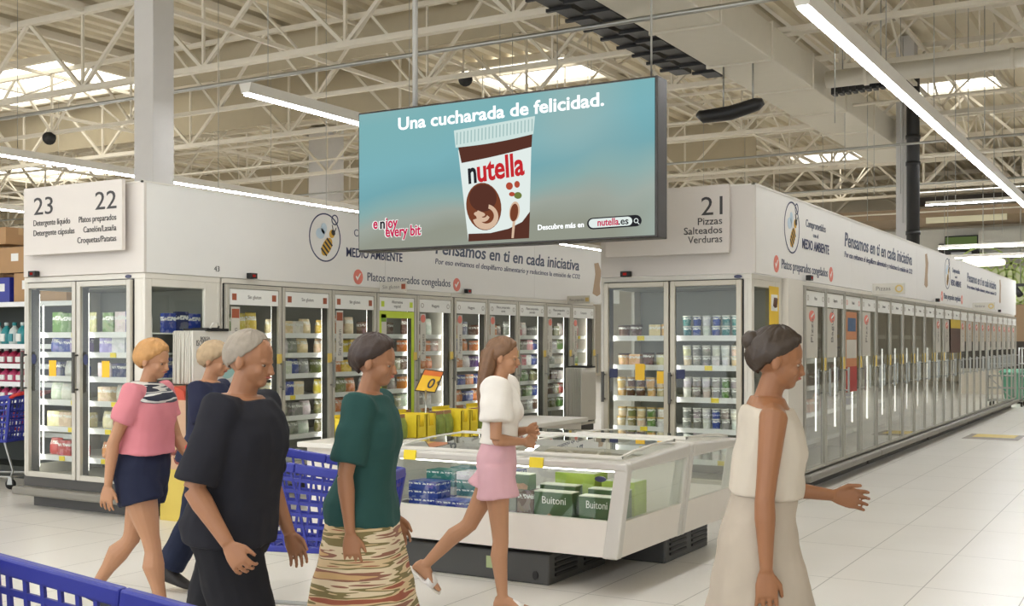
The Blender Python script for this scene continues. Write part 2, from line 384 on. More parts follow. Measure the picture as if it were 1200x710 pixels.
# ------------------------------------------------------------------ linear luminaires: runs of the shop, plus unseen near runs added for light
def run(X, y0, y1, z, label, vis=True):
    t = empty('linear_luminaire', (X, (y0 + y1) / 2, z), label, 'ceiling light', 'linear luminaires in runs along the aisles')
    h = MB(); h.hexa([(X - .06, y0, z), (X + .06, y0, z), (X + .06, y1, z), (X - .06, y1, z)], [(X - .1, y0, z + .12), (X + .1, y0, z + .12), (X + .1, y1, z + .12), (X - .1, y1, z + .12)])
    obj('housing', h, WHITE, t)
    d = MB(); y = y0 + .03
    while y < y1 - .2:
        e = min(y + 1.5, y1 - .03); d.box(X - .045, X + .045, y, e, z - .022, z - .001); y += 1.53
    obj('diffuser', d, LAMPM, t)
    y = y0 + .4
    while y < y1: obj('suspension_wire', MB().tube([(X, y, z + .1), (X, y, 7.45)], .006, 4), STEEL, t); y += 3.0
for X, y0, y1, z, lab in [(-2.88, 10.05, 30, 4.6, 'long bright linear light hanging diagonally at the upper right'),
                          (-9.7, 10.2, 34, 4.6, 'linear light whose near end hangs left of the screen'),
                          (-16.3, 8.5, 40, 4.6, 'linear light passing behind the white left column'),
                          (-23.0, 8.5, 40, 4.6, 'linear light far left beyond the white column'),
                          (-29.7, 12, 40, 4.6, 'linear light second farthest to the left'),
                          (-36.4, 14, 40, 4.6, 'linear light farthest to the left'),
                          (3.9, 12, 40, 4.6, 'linear light beyond the right edge of the aisle'),
                          (-2.88, -7, 8.4, 4.6, 'added unseen linear light above the cross aisle by the right shopper'),  # from here on: out-of-view runs added to light the cross aisle
                          (-6.2, -7, 7.4, 4.6, 'added unseen linear light above the cross aisle and the island freezers'),  # unseen run added to brighten the island freezers and sign plate
                          (-9.7, -7, 5.6, 4.6, 'added unseen linear light above the cross aisle by the left shopper'),
                          (3.9, -7, 9, 4.6, 'added unseen linear light above the cross aisle at the right'),
                          (-16.3, -7, 5, 4.6, 'added unseen linear light above the cross aisle at the far left')]:
    run(X, y0, y1, z, lab)
# ------------------------------------------------------------------ far end of the hall
BROWN = mat('brown_soffit', (152, 130, 104), 0.6); PALEW = mat('pale_wall_panel', (210, 208, 196), 0.6); DKB = mat('dark_recess', (62, 56, 48), 0.7)
GRW = mat('pale_green_wall', (214, 220, 176), 0.6); GRC = mat('green_ring_print', (176, 196, 112), 0.6)
YB = 38.0
def wallbox(name, px0, px1, py0, py1, Y, th, m):
    a = at_y(px0, py1, Y); b = at_y(px1, py0, Y)
    return struct(obj(name, MB().box(a.x, b.x, Y, Y + th, max(a.z, 0), b.z), m))
wallbox('wall_end', 980, 1330, 258, 470, YB, .2, PALEW)
wallbox('trim_soffit', 960, 1330, 230, 262, YB - 3, 3, BROWN)
wallbox('trim_soffit_recess', 1085, 1180, 250, 262, YB - 3.05, .04, mat('lit_recess', (226, 220, 190), .6))
w1 = wallbox('window_1', 1076, 1330, 209, 226, YB - 2, .1, emit('daylight_strip', (255, 252, 242), 1.6))
wallbox('trim_dark_band', 1050, 1330, 226, 233, YB - 2.2, .3, DKB)
wallbox('trim_recess', 1100, 1147, 284, 318, YB - .15, .1, DKB)
wallbox('trim_panel', 1146, 1200, 268, 292, YB - .3, .1, PALEW)
g = wallbox('wall_green', 1110, 1330, 310, 356, YB - .8, .15, GRW)
mb = MB()
for (px, py) in ((1182, 333), (1152, 322), (1215, 326)):
    for r in (.22, .42, .62, .82):
        ring_flat(mb, at_y(px, py, YB - .82), (1, 0, 0), (0, 0, 1), (r + .05, r + .05), (r, r), 28, (0, .02, 0))
struct(obj('ring_print', mb, GRC, g))
wallbox('wall_brown', 1170, 1330, 355, 402, YB - .9, .2, mat('brown_panel', (166, 138, 106), .6))
wallbox('trim_dark_counter', 1190, 1330, 400, 432, YB - 1.1, .3, DKB)
wallbox('wall_end_base', 1150, 1330, 430, 470, YB - 1.0, .2, mat('beige_counter', (196, 186, 168), .6))
# promo screen in the recess
p = at_y(1127, 292, YB - .2); t = empty('wall_screen', p, 'small green and white screen in the dark recess far right', 'screen')
obj('bezel', MB().box(p.x - .5, p.x + .5, p.y - .1, p.y, p.z - .5, p.z + .42), BLACK, t)
obj('picture', MB().box(p.x - .46, p.x + .46, p.y - .11, p.y - .1, p.z - .02, p.z + .38), emit('green_screen', (120, 140, 84), .45), t)
obj('caption', MB().box(p.x - .3, p.x + .3, p.y - .11, p.y - .1, p.z - .4, p.z - .1), emit('white_screen', (190, 190, 184), .5), t)
# round pendant, cross luminaires of the far department
p = at_y(1152, 311, 33)
t = empty('pendant_lamp', p, 'big round flat glowing pendant lamp near the far wall', 'lamp')
obj('lamp_disc', MB().lathe([(.52, 0), (.56, .02), (.56, .12), (.5, .16)], 28, p), emit('pendant_glow', (255, 250, 225), 2.2), t)
obj('lamp_rod', MB().tube([(p.x, p.y, p.z + .16), (p.x, p.y, 7.5)], .012, 6), STEEL, t)
for k, (px0, py0, px1, py1, Y) in enumerate([(1096, 303, 1330, 293, 30), (1100, 291, 1330, 276, 31.5), (1085, 240, 1330, 222, 30.6)]):
    a = at_y(px0, py0, Y); b = at_y(px1, py0, Y)
    t = empty('cross_luminaire', a.lerp(b, .5), ['lowest linear light crossing in front of the far wall', 'middle linear light crossing in front of the far wall', 'upper linear light crossing in front of the brown soffit'][k], 'ceiling light', 'linear lights across the far department')
    obj('housing', MB().box(a.x, b.x, Y - .05, Y + .05, a.z, a.z + .08), WHITE, t)
    obj('diffuser', MB().box(a.x, b.x, Y - .045, Y + .045, a.z - .02, a.z - .001), LAMPM, t)
    for q in (.05, .5, .95): c = a.lerp(b, q); obj('suspension_wire', MB().tube([(c.x, Y, a.z + .08), (c.x, Y, 7.4)], .006, 4), STEEL, t)
# black track with two spots at the right edge
p = at_y(1196, 339, 34); t = empty('spot_track', p, 'black lighting track with two spots at the right edge', 'spot light')
obj('track', MB().box(p.x - .35, p.x + 1.2, p.y - .04, p.y + .04, p.z + .08, p.z + .16), BLACK, t)
for dx in (-.1, .35):
    s = obj('spot_head', MB().tube([(p.x + dx, p.y, p.z + .08), (p.x + dx, p.y, p.z), (p.x + dx + .1, p.y - .12, p.z - .16)], [.03, .07, .09], 10), BLACK, t)
obj('hanger', MB().tube([(p.x, p.y, p.z + .16), (p.x, p.y, 7.4)], .012, 6), STEEL, t)
# round loudspeakers hanging from the roof
for (px, py, d, lab) in ((59, 161, 24, 'small black round loudspeaker hanging under the roof at the upper left'), (545, 92, 22, 'small black round loudspeaker hanging just above the screen')):
    p = at_d(px, py, d); t = empty('loudspeaker', p, lab, 'loudspeaker', 'loudspeakers under the roof')
    obj('cone', MB().tube([p + Vector((-.12, .1, .1)), p, p + Vector((.06, -.08, -.04))], [.07, .12, .14], 14), BLACK, t)
    obj('bracket', MB().tube([p + Vector((-.1, .1, .1)), (p.x - .1, p.y + .1, 7.4)], .02, 6), TRUSS, t)

# far end of the aisle: green skip and steel trolley
p = at_z(1197, 462, 0)
t = empty('roll_container', (-3.0, 30.45, 0), 'tall tubular steel trolley at the far end of the aisle', 'trolley')
f = MB()
for x in (-3.3, -2.7):
    for y in (30.15, 30.75): f.tube([(x, y, .12), (x, y, 1.45)], .02, 6)
for z in (.15, .45, .75, 1.05, 1.43):
    f.tube([(-3.3, 30.15, z), (-2.7, 30.15, z), (-2.7, 30.75, z), (-3.3, 30.75, z), (-3.3, 30.15, z)], .015, 6)
f.tube([(-3.3, 30.15, .15), (-2.7, 30.15, .75)], .015, 6)
obj('frame', f, STEEL, t); obj('deck', MB().box(-3.3, -2.7, 30.15, 30.75, .13, .16), STEEL, t)
for x in (-3.25, -2.75):
    for y in (30.2, 30.7): obj('wheel', MB().tube([(x - .02, y, .06), (x + .02, y, .06)], .06, 12), BLACK, t)
GRN = mat('green_plastic_bin', (86, 142, 116), .5)
t = empty('waste_bin', (-3.3, 32.0, 0), 'green plastic bin behind the steel trolley at the aisle end', 'bin')
obj('tub', MB().hexa([(-3.60, 31.7, .1), (-2.90, 31.7, .1), (-2.90, 32.5, .1), (-3.60, 32.5, .1)], [(-3.70, 31.5, .8), (-2.80, 31.5, .8), (-2.80, 32.6, .8), (-3.70, 32.6, .8)]), GRN, t, bevel=.03)
obj('lid', MB().hexa([(-3.74, 31.46, .8), (-2.76, 31.46, .8), (-2.76, 32.64, .8), (-3.74, 32.64, .8)], [(-3.66, 31.54, .88), (-2.84, 31.54, .88), (-2.84, 32.56, .88), (-3.66, 32.56, .88)]), GRN, t, bevel=.02)
for x in (-3.50, -3.00): obj('wheel', MB().tube([(x - .04, 31.85, .08), (x + .04, 31.85, .08)], .08, 12), BLACK, t)
# floor sticker
t = empty('floor_sticker', (-2.6, 20.5, 0), 'flat yellow and grey floor sticker in the right aisle', 'floor sticker')
obj('mat', MB().box(-3.05, -2.2, 19.9, 21.0, .001, .004), mat('grey_sticker', (132, 122, 108), .5), t)
obj('printed_panel', MB().box(-2.95, -2.3, 20.3, 20.95, .004, .006), mat('yellow_sticker', (216, 190, 96), .5, var=.3, scale=9), t)

# ------------------------------------------------------------------ hanging advertising screen
YS = 8.5
sTL = Vector((-6.64, YS, 3.73)); SX0, SX1, SZ0, SZ1 = -6.64, -3.63, 2.46, 3.73
scr = empty('advertising_screen', ((SX0 + SX1) / 2, YS + .1, SZ0), 'large turquoise hanging screen advertising a tub of hazelnut spread', 'screen')
sb = MB(); sb.box(SX0 - .01, SX1 + .02, YS, YS + .2, SZ0 - .02, SZ1 + .02)
obj('casing', sb, mat('screen_casing', (52, 48, 44), .35, .3), scr, bevel=.008)
def screen_material():
    m = bpy.data.materials.new('turquoise_picture'); m.use_nodes = True; nt = m.node_tree; L = nt.links
    nt.nodes.remove(nt.nodes['Principled BSDF'])
    tc = nt.nodes.new('ShaderNodeTexCoord'); sx = nt.nodes.new('ShaderNodeSeparateXYZ'); L.new(tc.outputs['Generated'], sx.inputs[0])
    nz = nt.nodes.new('ShaderNodeTexNoise'); nz.inputs['Scale'].default_value = 1.3; nz.inputs['Detail'].default_value = 1; L.new(tc.outputs['Object'], nz.inputs['Vector'])
    ad = nt.nodes.new('ShaderNodeMath'); ad.operation = 'MULTIPLY_ADD'; ad.inputs[1].default_value = .35; L.new(nz.outputs['Fac'], ad.inputs[0]); sl = nt.nodes.new('ShaderNodeMath'); sl.operation = 'MULTIPLY_ADD'; sl.inputs[1].default_value = -.22; L.new(sx.outputs['X'], sl.inputs[0]); L.new(sx.outputs['Z'], sl.inputs[2]); L.new(sl.outputs[0], ad.inputs[2])
    rp = nt.nodes.new('ShaderNodeValToRGB'); e = rp.color_ramp.elements
    e[0].position = 0.17; e[0].color = srgb(152, 156, 142); e[1].position = 1.2 / 1.0 if False else 1.0; e[1].color = srgb(130, 184, 188)
    for ps, c in ((.3, (164, 172, 162)), (.42, (142, 178, 176)), (.56, (120, 174, 182)), (.75, (128, 184, 192))):
        q = e.new(ps); q.color = srgb(*c)
    L.new(ad.outputs[0], rp.inputs[0])
    nz2 = nt.nodes.new('ShaderNodeTexNoise'); nz2.inputs['Scale'].default_value = .8; nz2.inputs['Detail'].default_value = 0; L.new(tc.outputs['Object'], nz2.inputs['Vector'])
    mx = nt.nodes.new('ShaderNodeMix'); mx.data_type = 'RGBA'; mx.inputs[7].default_value = srgb(170, 190, 184)
    r2 = nt.nodes.new('ShaderNodeValToRGB'); r2.color_ramp.elements[0].position = .5; r2.color_ramp.elements[1].position = .72; r2.color_ramp.elements[1].color = (.7, .7, .7, 1)
    L.new(nz2.outputs['Fac'], r2.inputs[0]); L.new(r2.outputs[0], mx.inputs[0]); L.new(rp.outputs[0], mx.inputs[6])
    em = nt.nodes.new('ShaderNodeEmission'); em.inputs[1].default_value = 0.92; L.new(mx.outputs[2], em.inputs[0])
    L.new(em.outputs[0], nt.nodes['Material Output'].inputs[0]); return m
pic = obj('display_panel', MB().box(SX0 + .01, SX1 - .005, YS - .012, YS, SZ0, SZ1), screen_material(), scr)
def S(px, py, d=0.0):
    p = at_y(px, py, YS - .014 - d); return p
def flat(name, polys, m, depth=0.0, par=scr):
    mb = MB()
    for poly in polys: mb.prism([S(a, b, depth) for a, b in poly], (0, -.002, 0))
    return obj(name, mb, m, par)
W_E = emit('screen_white', (226, 236, 232), 1.0); CH_E = emit('screen_chocolate', (88, 52, 42), 1.0); CH2 = emit('screen_brown', (118, 66, 44), 1.0); CR_E = emit('screen_cream', (214, 184, 158), 1.0)
LID_E = emit('screen_lid', (206, 226, 222), 1.0); LID2 = emit('screen_lid_rib', (166, 194, 192), 1.0); RD_E = emit('screen_red', (196, 44, 50), 1.0); BK_E = emit('screen_black', (40, 40, 44), 1.0); MG_E = emit('screen_magenta', (198, 40, 84), 1.0)
def q(x0, y0, x1, y1, n=8, bulge=0.0):
    return [(x0 + (x1 - x0) * k / n, y0 + (y1 - y0) * k / n + bulge * math.sin(math.pi * k / n)) for k in range(n + 1)]
# tub of spread
flat('tub_body', [q(537, 176, 623, 157, 8, 2) + [(620, 278)] + q(620, 279, 549, 283, 6)], W_E, 0.0)
flat('chocolate_band', [q(537, 172, 624, 152, 8, 2) + q(623, 172, 541, 191, 8, 1)], CH_E, 0.003)
flat('chocolate_foot', [[(549, 274), (549, 283), (620, 279), (621, 248), (612, 260), (596, 268), (575, 273)]], CH_E, 0.003)
flat('tub_lid', [q(532, 153, 627, 136, 8, 0) + q(625, 157, 534, 173, 8, 2)], LID_E, 0.005)
ribs = []
for k in range(22):
    t_ = k / 21; x = 535 + 88 * t_; y = 155.5 - 16 * t_
    ribs.append([(x, y), (x + 1.4, y - .2), (x + 1.2, y + 14), (x - .2, y + 14.2)])
flat('lid_rib', ribs, LID2, 0.0075)
def oval(cx, cy, rx, ry, rot=0, n=28, a0=0, a1=2 * math.pi, skew=0):
    return [(cx + rx * math.cos(a0 + (a1 - a0) * k / n) * math.cos(rot) - ry * math.sin(a0 + (a1 - a0) * k / n) * math.sin(rot),
             cy + rx * math.cos(a0 + (a1 - a0) * k / n) * math.sin(rot) + ry * math.sin(a0 + (a1 - a0) * k / n) * math.cos(rot) + skew * rx * math.cos(a0 + (a1 - a0) * k / n)) for k in range(n)]
flat('label_oval', [[p_ for p_ in oval(567, 242, 20.5, 28, -.12)]], CH2, 0.004)
flat('label_oval_shade', [oval(566, 232, 16, 16, -.12)], CH_E, 0.006)
def cres(cx, cy, r0, r1, a0, a1, n=20):
    o_ = [(cx + r0 * math.cos(a0 + (a1 - a0) * k / n), cy + r0 * math.sin(a0 + (a1 - a0) * k / n)) for k in range(n + 1)]
    i_ = [(cx + (r1 * (1 - .0 * k)) * math.cos(a0 + (a1 - a0) * k / n) + 1, cy - 1 + r1 * math.sin(a0 + (a1 - a0) * k / n)) for k in range(n, -1, -1)]
    return o_ + i_
flat('spread_swirl', [cres(569, 254, 15, 9, -1.3, 2.9), cres(566, 252, 8, 4, .3, 3.9), oval(562, 251, 6.5, 3, .1)], CR_E, 0.008)
flat('spoon', [oval(603, 248, 6, 12, .12), [(601, 258), (604, 258), (602, 279), (599.5, 279)]], CR_E, 0.006)
flat('spoon_filling', [oval(602.6, 249, 4.6, 10.4, .12)], CH2, 0.008)
NUT = emit('screen_nut', (176, 78, 58), 1.0); LEAF = emit('screen_leaf', (112, 124, 66), 1.0)
flat('hazelnut', [oval(597, 218, 4, 4.4), oval(606, 216, 3.2, 4), oval(600, 227.5, 3.4, 2.6)], NUT, 0.006)
flat('hazelnut_leaf', [oval(607, 229, 4.5, 4), ], LEAF, 0.006)
rx = (S(700, 200) - S(600, 200)).normalized()
# the lettering on the tub rises to the right
def dirp(a, b): return (S(*b, .0) - S(*a, .0))
tb0, tb1 = (548, 214), (614, 203)
nd = dirp(tb0, tb1); upn = Vector((0, 0, 1)); upn = (upn - nd.normalized() * upn.dot(nd.normalized())).normalized()
S0 = lambda a, b, d: at_y(a, b, YS - .016 - d)
text('n', scr, S0(548.5, 215, .008), nd, upn, .20, BK_E, 'brand_lettering', width=.085, bold=.035)
text('utella', scr, S0(559, 213.2, .008), nd, upn, .20, RD_E, 'brand_lettering', width=dirp((559, 213), (614, 204)).length, bold=.035)
hd = dirp((467, 153), (708, 124)); u2 = Vector((0, 0, 1))
text('Una cucharada de felicidad.', scr, S0(466, 152.5, .004), hd.normalized(), (u2 - hd.normalized() * u2.dot(hd.normalized())).normalized(), .115, emit('screen_title', (250, 254, 255), 1.25), 'headline', width=hd.length, bold=.03)
text('Descubre más en', scr, S0(630, 269.5, .004), dirp((630, 269), (684, 265)), (0, 0, 1), .045, emit('screen_title', (250, 254, 255), 1.2), 'caption', width=dirp((630, 269), (684, 265)).length, bold=.025)
def pill(x0, y0, x1, y1, h):
    r = h / 2; a = [(x0 + r - r * math.sin(t), (y0) - r * math.cos(t)) for t in [math.pi * k / 8 for k in range(9)]]
    b_ = [(x1 - r + r * math.sin(t), (y1) + r * math.cos(t)) for t in [math.pi * k / 8 for k in range(9)]]
    return a[::-1][::-1] + b_
flat('address_pill', [pill(688, 262, 752, 258.5, 13.5)], BK_E, .003)
flat('address_field', [pill(690, 261.8, 741, 259, 10.5)], W_E, .006)
ad_ = dirp((700, 264), (733, 262))
text('nutella', scr, S0(700, 264.7, .008), ad_, (0, 0, 1), .06, MG_E, 'address', width=.192, bold=.025)
text('.es', scr, S0(724.6, 263.2, .008), ad_, (0, 0, 1), .06, BK_E, 'address', width=.088, bold=.02)
mb = MB(); c = S(745.5, 258.5, .006); ring_flat(mb, c, (1, 0, 0), (0, 0, 1), (.02, .02), (.014, .014), 18, (0, -.002, 0)); mb.bar(c + Vector((.012, 0, -.014)), c + Vector((.028, 0, -.032)), .006, .006)
obj('search_icon', mb, W_E, scr)
# slogan on the lower left of the screen
wht = emit('screen_halo', (240, 240, 236), 1.0)
for (s_, px, py, wd, m_) in (('e', 436.5, 268, .05, MG_E), ('n', 444.2, 268, .055, BK_E), ('joy', 451.3, 267.2, .14, MG_E), ('every bit', 451, 277.5, .395, MG_E)):
    text(s_, scr, S0(px, py, .003), (1, 0, 0), (0, 0, 1), .098 if s_ == 'every bit' else .1, wht, 'slogan_outline', width=wd + .022, bold=.09)
    text(s_, scr, S0(px + .8, py, .007), (1, 0, 0), (0, 0, 1), .098 if s_ == 'every bit' else .1, m_, 'slogan', width=wd, bold=.03)
for X, lab in ((-6.06, 'nearer'), (-5.98, 'x'),):
    pass
mb = MB(); pz = 7.4
for px in (486.5,): p = at_y(px, 128, YS + .1); obj('suspension_pole', MB().tube([(p.x, p.y, SZ1), (p.x, p.y, pz)], .026, 10), mat('pale_pole', (190, 188, 182), .4), scr)
p = at_y(770, 92, YS + .1); obj('suspension_cable', MB().tube([(p.x - .05, p.y, SZ1), (p.x - .05, p.y, pz)], .008, 6), STEEL, scr)
# ------------------------------------------------------------------ packaging prototypes (base at the origin, front towards -Y)
def pillow_bag(wd, ht, dp):
    mb = MB(); rings = []
    prof = [(0, .55), (.06, .9), (.3, 1.0), (.6, .92), (.85, .45), (.93, .12), (1.0, .08)]
    for t, k in prof:
        r = []
        for a in range(14):
            th = 2 * math.pi * a / 14; c, s = math.cos(th), math.sin(th)
            r.append((wd / 2 * (abs(c) ** .5) * (1 if c > 0 else -1) * (1 if t < .8 else 1.02), dp / 2 * k * (abs(s) ** .8) * (1 if s > 0 else -1), ht * t + (.004 * math.sin(5 * th + 9 * t) if t else 0)))
        rings.append(r)
    mb.loft(rings); return mb
def carton_mb(wd, ht, dp):
    mb = MB(); mb.box(-wd / 2, wd / 2, -dp / 2, dp / 2, 0, ht)
    mb.box(-wd / 2 + .002, wd / 2 - .002, -dp / 2 + .002, 0, ht, ht + .0015)     # folded flap
    return mb
def tub_mb(r, ht):
    mb = MB(); mb.lathe([(r * .82, 0), (r * .84, .006), (r * .97, ht * .84), (r * .97, ht * .86)], 18)
    mb.lathe([(r * 1.02, ht * .85), (r * 1.03, ht * .97), (r * .98, ht), (r * .5, ht)], 18, mi=1); return mb
LIDM = mat('gold_tub_lid', (206, 176, 112), .3, .25); LIDW = mat('clear_white_lid', (214, 214, 206), .25); LIDB = mat('dark_tub_lid', (70, 54, 44), .35)
PROTO = {}
def proto(key):
    if key not in PROTO:
        nm, mb, ms = {
            'bag': ('frozen_food_bag', lambda: pillow_bag(.155, .2, .06), [BAGM]),
            'bagS': ('frozen_food_bag', lambda: pillow_bag(.165, .155, .09), [BAGM]),
            'carton': ('frozen_food_carton', lambda: carton_mb(.15, .19, .05), [CARTONM]),
            'cartonL': ('frozen_food_carton', lambda: carton_mb(.175, .14, .14), [CARTONM]),
            'tubG': ('ice_cream_tub', lambda: tub_mb(.048, .095), [TUBM, LIDM]),
            'tubB': ('ice_cream_tub', lambda: tub_mb(.062, .12), [TUBM, LIDB]),
            'jar': ('ice_cream_pot', lambda: tub_mb(.043, .1), [TUBM, LIDW]),
            'cube': ('ice_cream_carton', lambda: carton_mb(.12, .115, .1), [CARTONM]),
            'fish': ('frozen_fish_carton', lambda: carton_mb(.24, .055, .17), [CARTONM]),
        }[key]
        o = obj(nm, mb(), ms); PROTO[key] = [o, False]
    return PROTO[key]
COL = {'blue': (40, 66, 150), 'navy': (34, 42, 92), 'red': (172, 46, 40), 'orange': (206, 124, 52), 'yellow': (222, 190, 60), 'green': (92, 132, 60), 'olive': (120, 118, 60), 'white': (214, 212, 204), 'cream': (218, 200, 160), 'brown': (98, 66, 48), 'purple': (96, 62, 130), 'pink': (206, 120, 130), 'grey': (138, 136, 130), 'teal': (50, 120, 120), 'gold': (214, 176, 104), 'beige': (206, 186, 148), 'lilac': (150, 140, 190)}
def put(key, loc, rz, colour, label, group, cat=None, jit=.06, sc=1.0):
    pr = proto(key)
    if not pr[1]: o = pr[0]; pr[1] = True
    else: o = pr[0].copy(); C.objects.link(o)
    o.location = loc; o.rotation_euler = (0, 0, rz + random.uniform(-jit, jit))
    h = random.uniform(.94, 1.08) * sc; o.scale = (sc, sc, h)
    c = srgb(*COL[colour]); o.color = tuple(min(1, v * random.uniform(.9, 1.1)) for v in c[:3]) + (1,)
    tag(o, label, cat or {'bag': 'frozen food', 'bagS': 'frozen food', 'carton': 'frozen food', 'cartonL': 'frozen food', 'fish': 'frozen food'}.get(key, 'ice cream'), group)
    return o
NOUN = {'bag': 'frozen food bag', 'bagS': 'frozen food bag', 'carton': 'frozen food carton', 'cartonL': 'frozen food carton', 'tubG': 'ice cream tub', 'tubB': 'ice cream tub', 'jar': 'ice cream pot', 'cube': 'ice cream carton'}

# ------------------------------------------------------------------ upright glass door freezers
def freezer(o, u, W, D, doors, label, zb=.3, zt=2.16, zc=2.22, shelves=(.36, .66, .93, 1.19, 1.44, 1.67), side_glass=False, stile=.045, dm=ALU, gl=GLASS, full=True, group=None, nshelf=99, led='mullion', header=False, handle_z=(1.12, 1.42)):
    """o: front corner on the floor, u: direction along the front, v = inwards"""
    u = Vector(u); v = Vector((-u.y, u.x, 0)); F = Frame(o, u, v)
    t = empty('glass_door_freezer', F((W / 2, D / 2, 0)), label, 'freezer', group)
    M_ = lambda: MB(F)
    obj('plinth', M_().box(.04, W - .04, .08, D, 0, .13), DARK, t)
    b = M_(); b.box(-.06 if side_glass else .001, W + .06 if side_glass else W - .001, -.1, .0, .12, .2)
    obj('bumper', b, GREY, t, bevel=.02)
    obj('kick_panel', M_().box(0, W, 0, .04, .2, zb), DARK, t)
    c = M_()
    c.box(0, W, 0, D, zt + .008, zc); c.box(0, W, .0, D, .2, zb - .03) if False else c.box(0, W, .04, D, .13, zb)
    c.box(0, W, D - .04, D, zb, zt + .008)
    if side_glass:
        for (a, e) in ((0, .04), (W - .04, W)):
            c.box(a, e, 0, .08, zb, zt + .008); c.box(a, e, D - .2, D - .04, zb, zt + .008); c.box(a, e, .08, D - .2, zb, zb + .1); c.box(a, e, .08, D - .2, zt - .06, zt + .008)
    else:
        c.box(0, .02, 0, D - .04, zb, zt + .008); c.box(W - .02, W, 0, D - .04, zb, zt + .008)
    if doors[0][0] > .045: c.box(.04, doors[0][0], 0, .05, zb, zt + .008)
    if W - doors[-1][1] > .045: c.box(doors[-1][1], W - .04, 0, .05, zb, zt + .008)
    obj('casing', c, CASE, t, bevel=.006)
    ln = M_(); ln.box(.05, W - .05, D - .06, D - .041, zb, zt); ln.box(.05, W - .05, .1, D - .05, zt - .06, zt)
    obj('liner', ln, LINER, t)
    if side_glass:
        for a in (.012, W - .026):
            obj('side_pane', M_().box(a, a + .012, .08, D - .2, zb + .1, zt - .06), GLASS, t)
    seal = M_()
    for (a, e) in doors: seal.box(a - .008, a + .006, -.004, .02, zb, zt + .004)
    seal.box(doors[0][0], doors[-1][1], -.004, .02, zt - .002, zt + .008); seal.box(doors[-1][1] - .006, doors[-1][1] + .006, -.004, .02, zb, zt)
    obj('door_seal', seal, BLACK, t)
    if led:
        for k in range(len(doors) + 1):
            x = doors[k][0] + .02 if k < len(doors) else doors[-1][1] - .02
            if led == 'open':
                l = M_().box(x - .009, x + .009, .075, .09, .6, 1.5)  # glowing strip sized to imitate the bright streaks reflected on the side doors
            else:                                                   # dark inner mullion with the strip on its hidden side
                x = doors[k][0] if 0 < k < len(doors) else (doors[0][0] + .03 if k == 0 else doors[-1][1] - .03)
                obj('mullion', M_().box(x - .028, x + .028, .005, .085, zb, zt - .06), DARK, t)
                l = M_().box(x - .02, x + .02, .086, .094, zb + .08, zt - .1)
            obj('led_strip', l, STREAK_GLOW if led == 'open' else LED, t)
    for k, z in enumerate(shelves[:nshelf]):
        s = obj('shelf', M_().box(.06, W - .06, .14, D - .07, z - .012, z), SHELFM, t)
        obj('price_rail', M_().hexa([(.06, .128, z - .045), (W - .06, .128, z - .045), (W - .06, .14, z - .045), (.06, .14, z - .045)], [(.06, .112, z + .008), (W - .06, .112, z + .008), (W - .06, .14, z + .008), (.06, .14, z + .008)]), RAIL, s)
        for (a, e) in doors:
            if random.random() < .75 and full:
                x = a + random.uniform(.12, e - a - .2); obj('price_tag', M_().box(x, x + .075, .108, .116, z - .04, z + .004), YELLOW if side_glass or random.random() < .3 else LABEL, s)
    ds = []
    for k, (a, e) in enumerate(doors):
        fr = M_(); y0, y1 = -.04, -.004
        a_, e_ = a + .008, e - .008
        fr.box(a_, a_ + stile, y0, y1, zb, zt); fr.box(e_ - stile, e_, y0, y1, zb, zt); fr.box(a_ + stile, e_ - stile, y0, y1, zb, zb + stile); fr.box(a_ + stile, e_ - stile, y0, y1, zt - stile, zt)
        d = obj('glass_door', fr, dm, t, bevel=.004)
        obj('pane', M_().box(a_ + stile - .004, e_ - stile + .004, -.026, -.018, zb + stile - .004, zt - stile + .004), gl, d)
        ds.append((d, a_, e_))
    return t, F, ds
def door_handle(F, d, x, z0, z1, m=DARK):
    h = MB(F); h.tube([(x, -.04, z0 + .03), (x, -.085, z0 + .03)], .009, 8); h.tube([(x, -.04, z1 - .03), (x, -.085, z1 - .03)], .009, 8); h.box(x - .013, x + .013, -.1, -.08, z0, z1)
    return obj('handle', h, m, d)
def thermometer(F, t, x, z, m=BLACK):
    b = MB(F); b.box(x, x + .1, -.085, -.03, z, z + .055); o_ = obj('thermometer', b, m, t, bevel=.004)
    obj('readout', MB(F).box(x + .03, x + .07, -.087, -.085, z + .015, z + .04), emit('red_readout', (150, 40, 34), .8), o_)
    return o_
def badge(F, t, x, z, r=.028):
    c = F((x, -.002, z)); n = Vector(F.v) * -.006
    b = MB(); b.prism(disc_pts(c, F.u, (0, 0, 1), r * 1.4, r * .6, 20), n); return obj('maker_badge', b, mat('badge_blue', (60, 62, 90), .3), t)
SHN6 = ['bottom', 'fifth', 'fourth', 'third', 'second', 'top']

# --- aisle 22/23 end freezer
T22, F22, D22 = freezer((-9.68, 7.14, 0), (1, 0, 0), 1.68, .93, [(.06, .8), (.8, 1.54)], 'white two-door end freezer standing below sign 23 and 22', side_glass=True, shelves=(.49, .77, 1.03, 1.26, 1.49, 1.68), stile=.05)
for d, a, e in D22: door_handle(F22, d, a + .02, 1.12, 1.5)
thermometer(F22, T22, .17, 2.22); obj('led_strip', MB(F22).box(.145, .155, .1, .108, .5, 1.95), LED, T22); badge(F22, T22, 1.47, 2.19)
for (d, a, e), zs in zip(D22, ((1.36, 1.55), (1.36, 1.5))):
    obj('price_card', MB(F22).box(a + .34, a + .44, -.03, -.027, 1.27, 1.27 + .15), mat('amber_card', (240, 190, 40), .5), d)
    obj('round_sticker', MB().prism(disc_pts(F22((a + .12, -.03, 1.43)), (1, 0, 0), (0, 0, 1), .035, .05, 16), (0, -.002, 0)), NAVY, d)
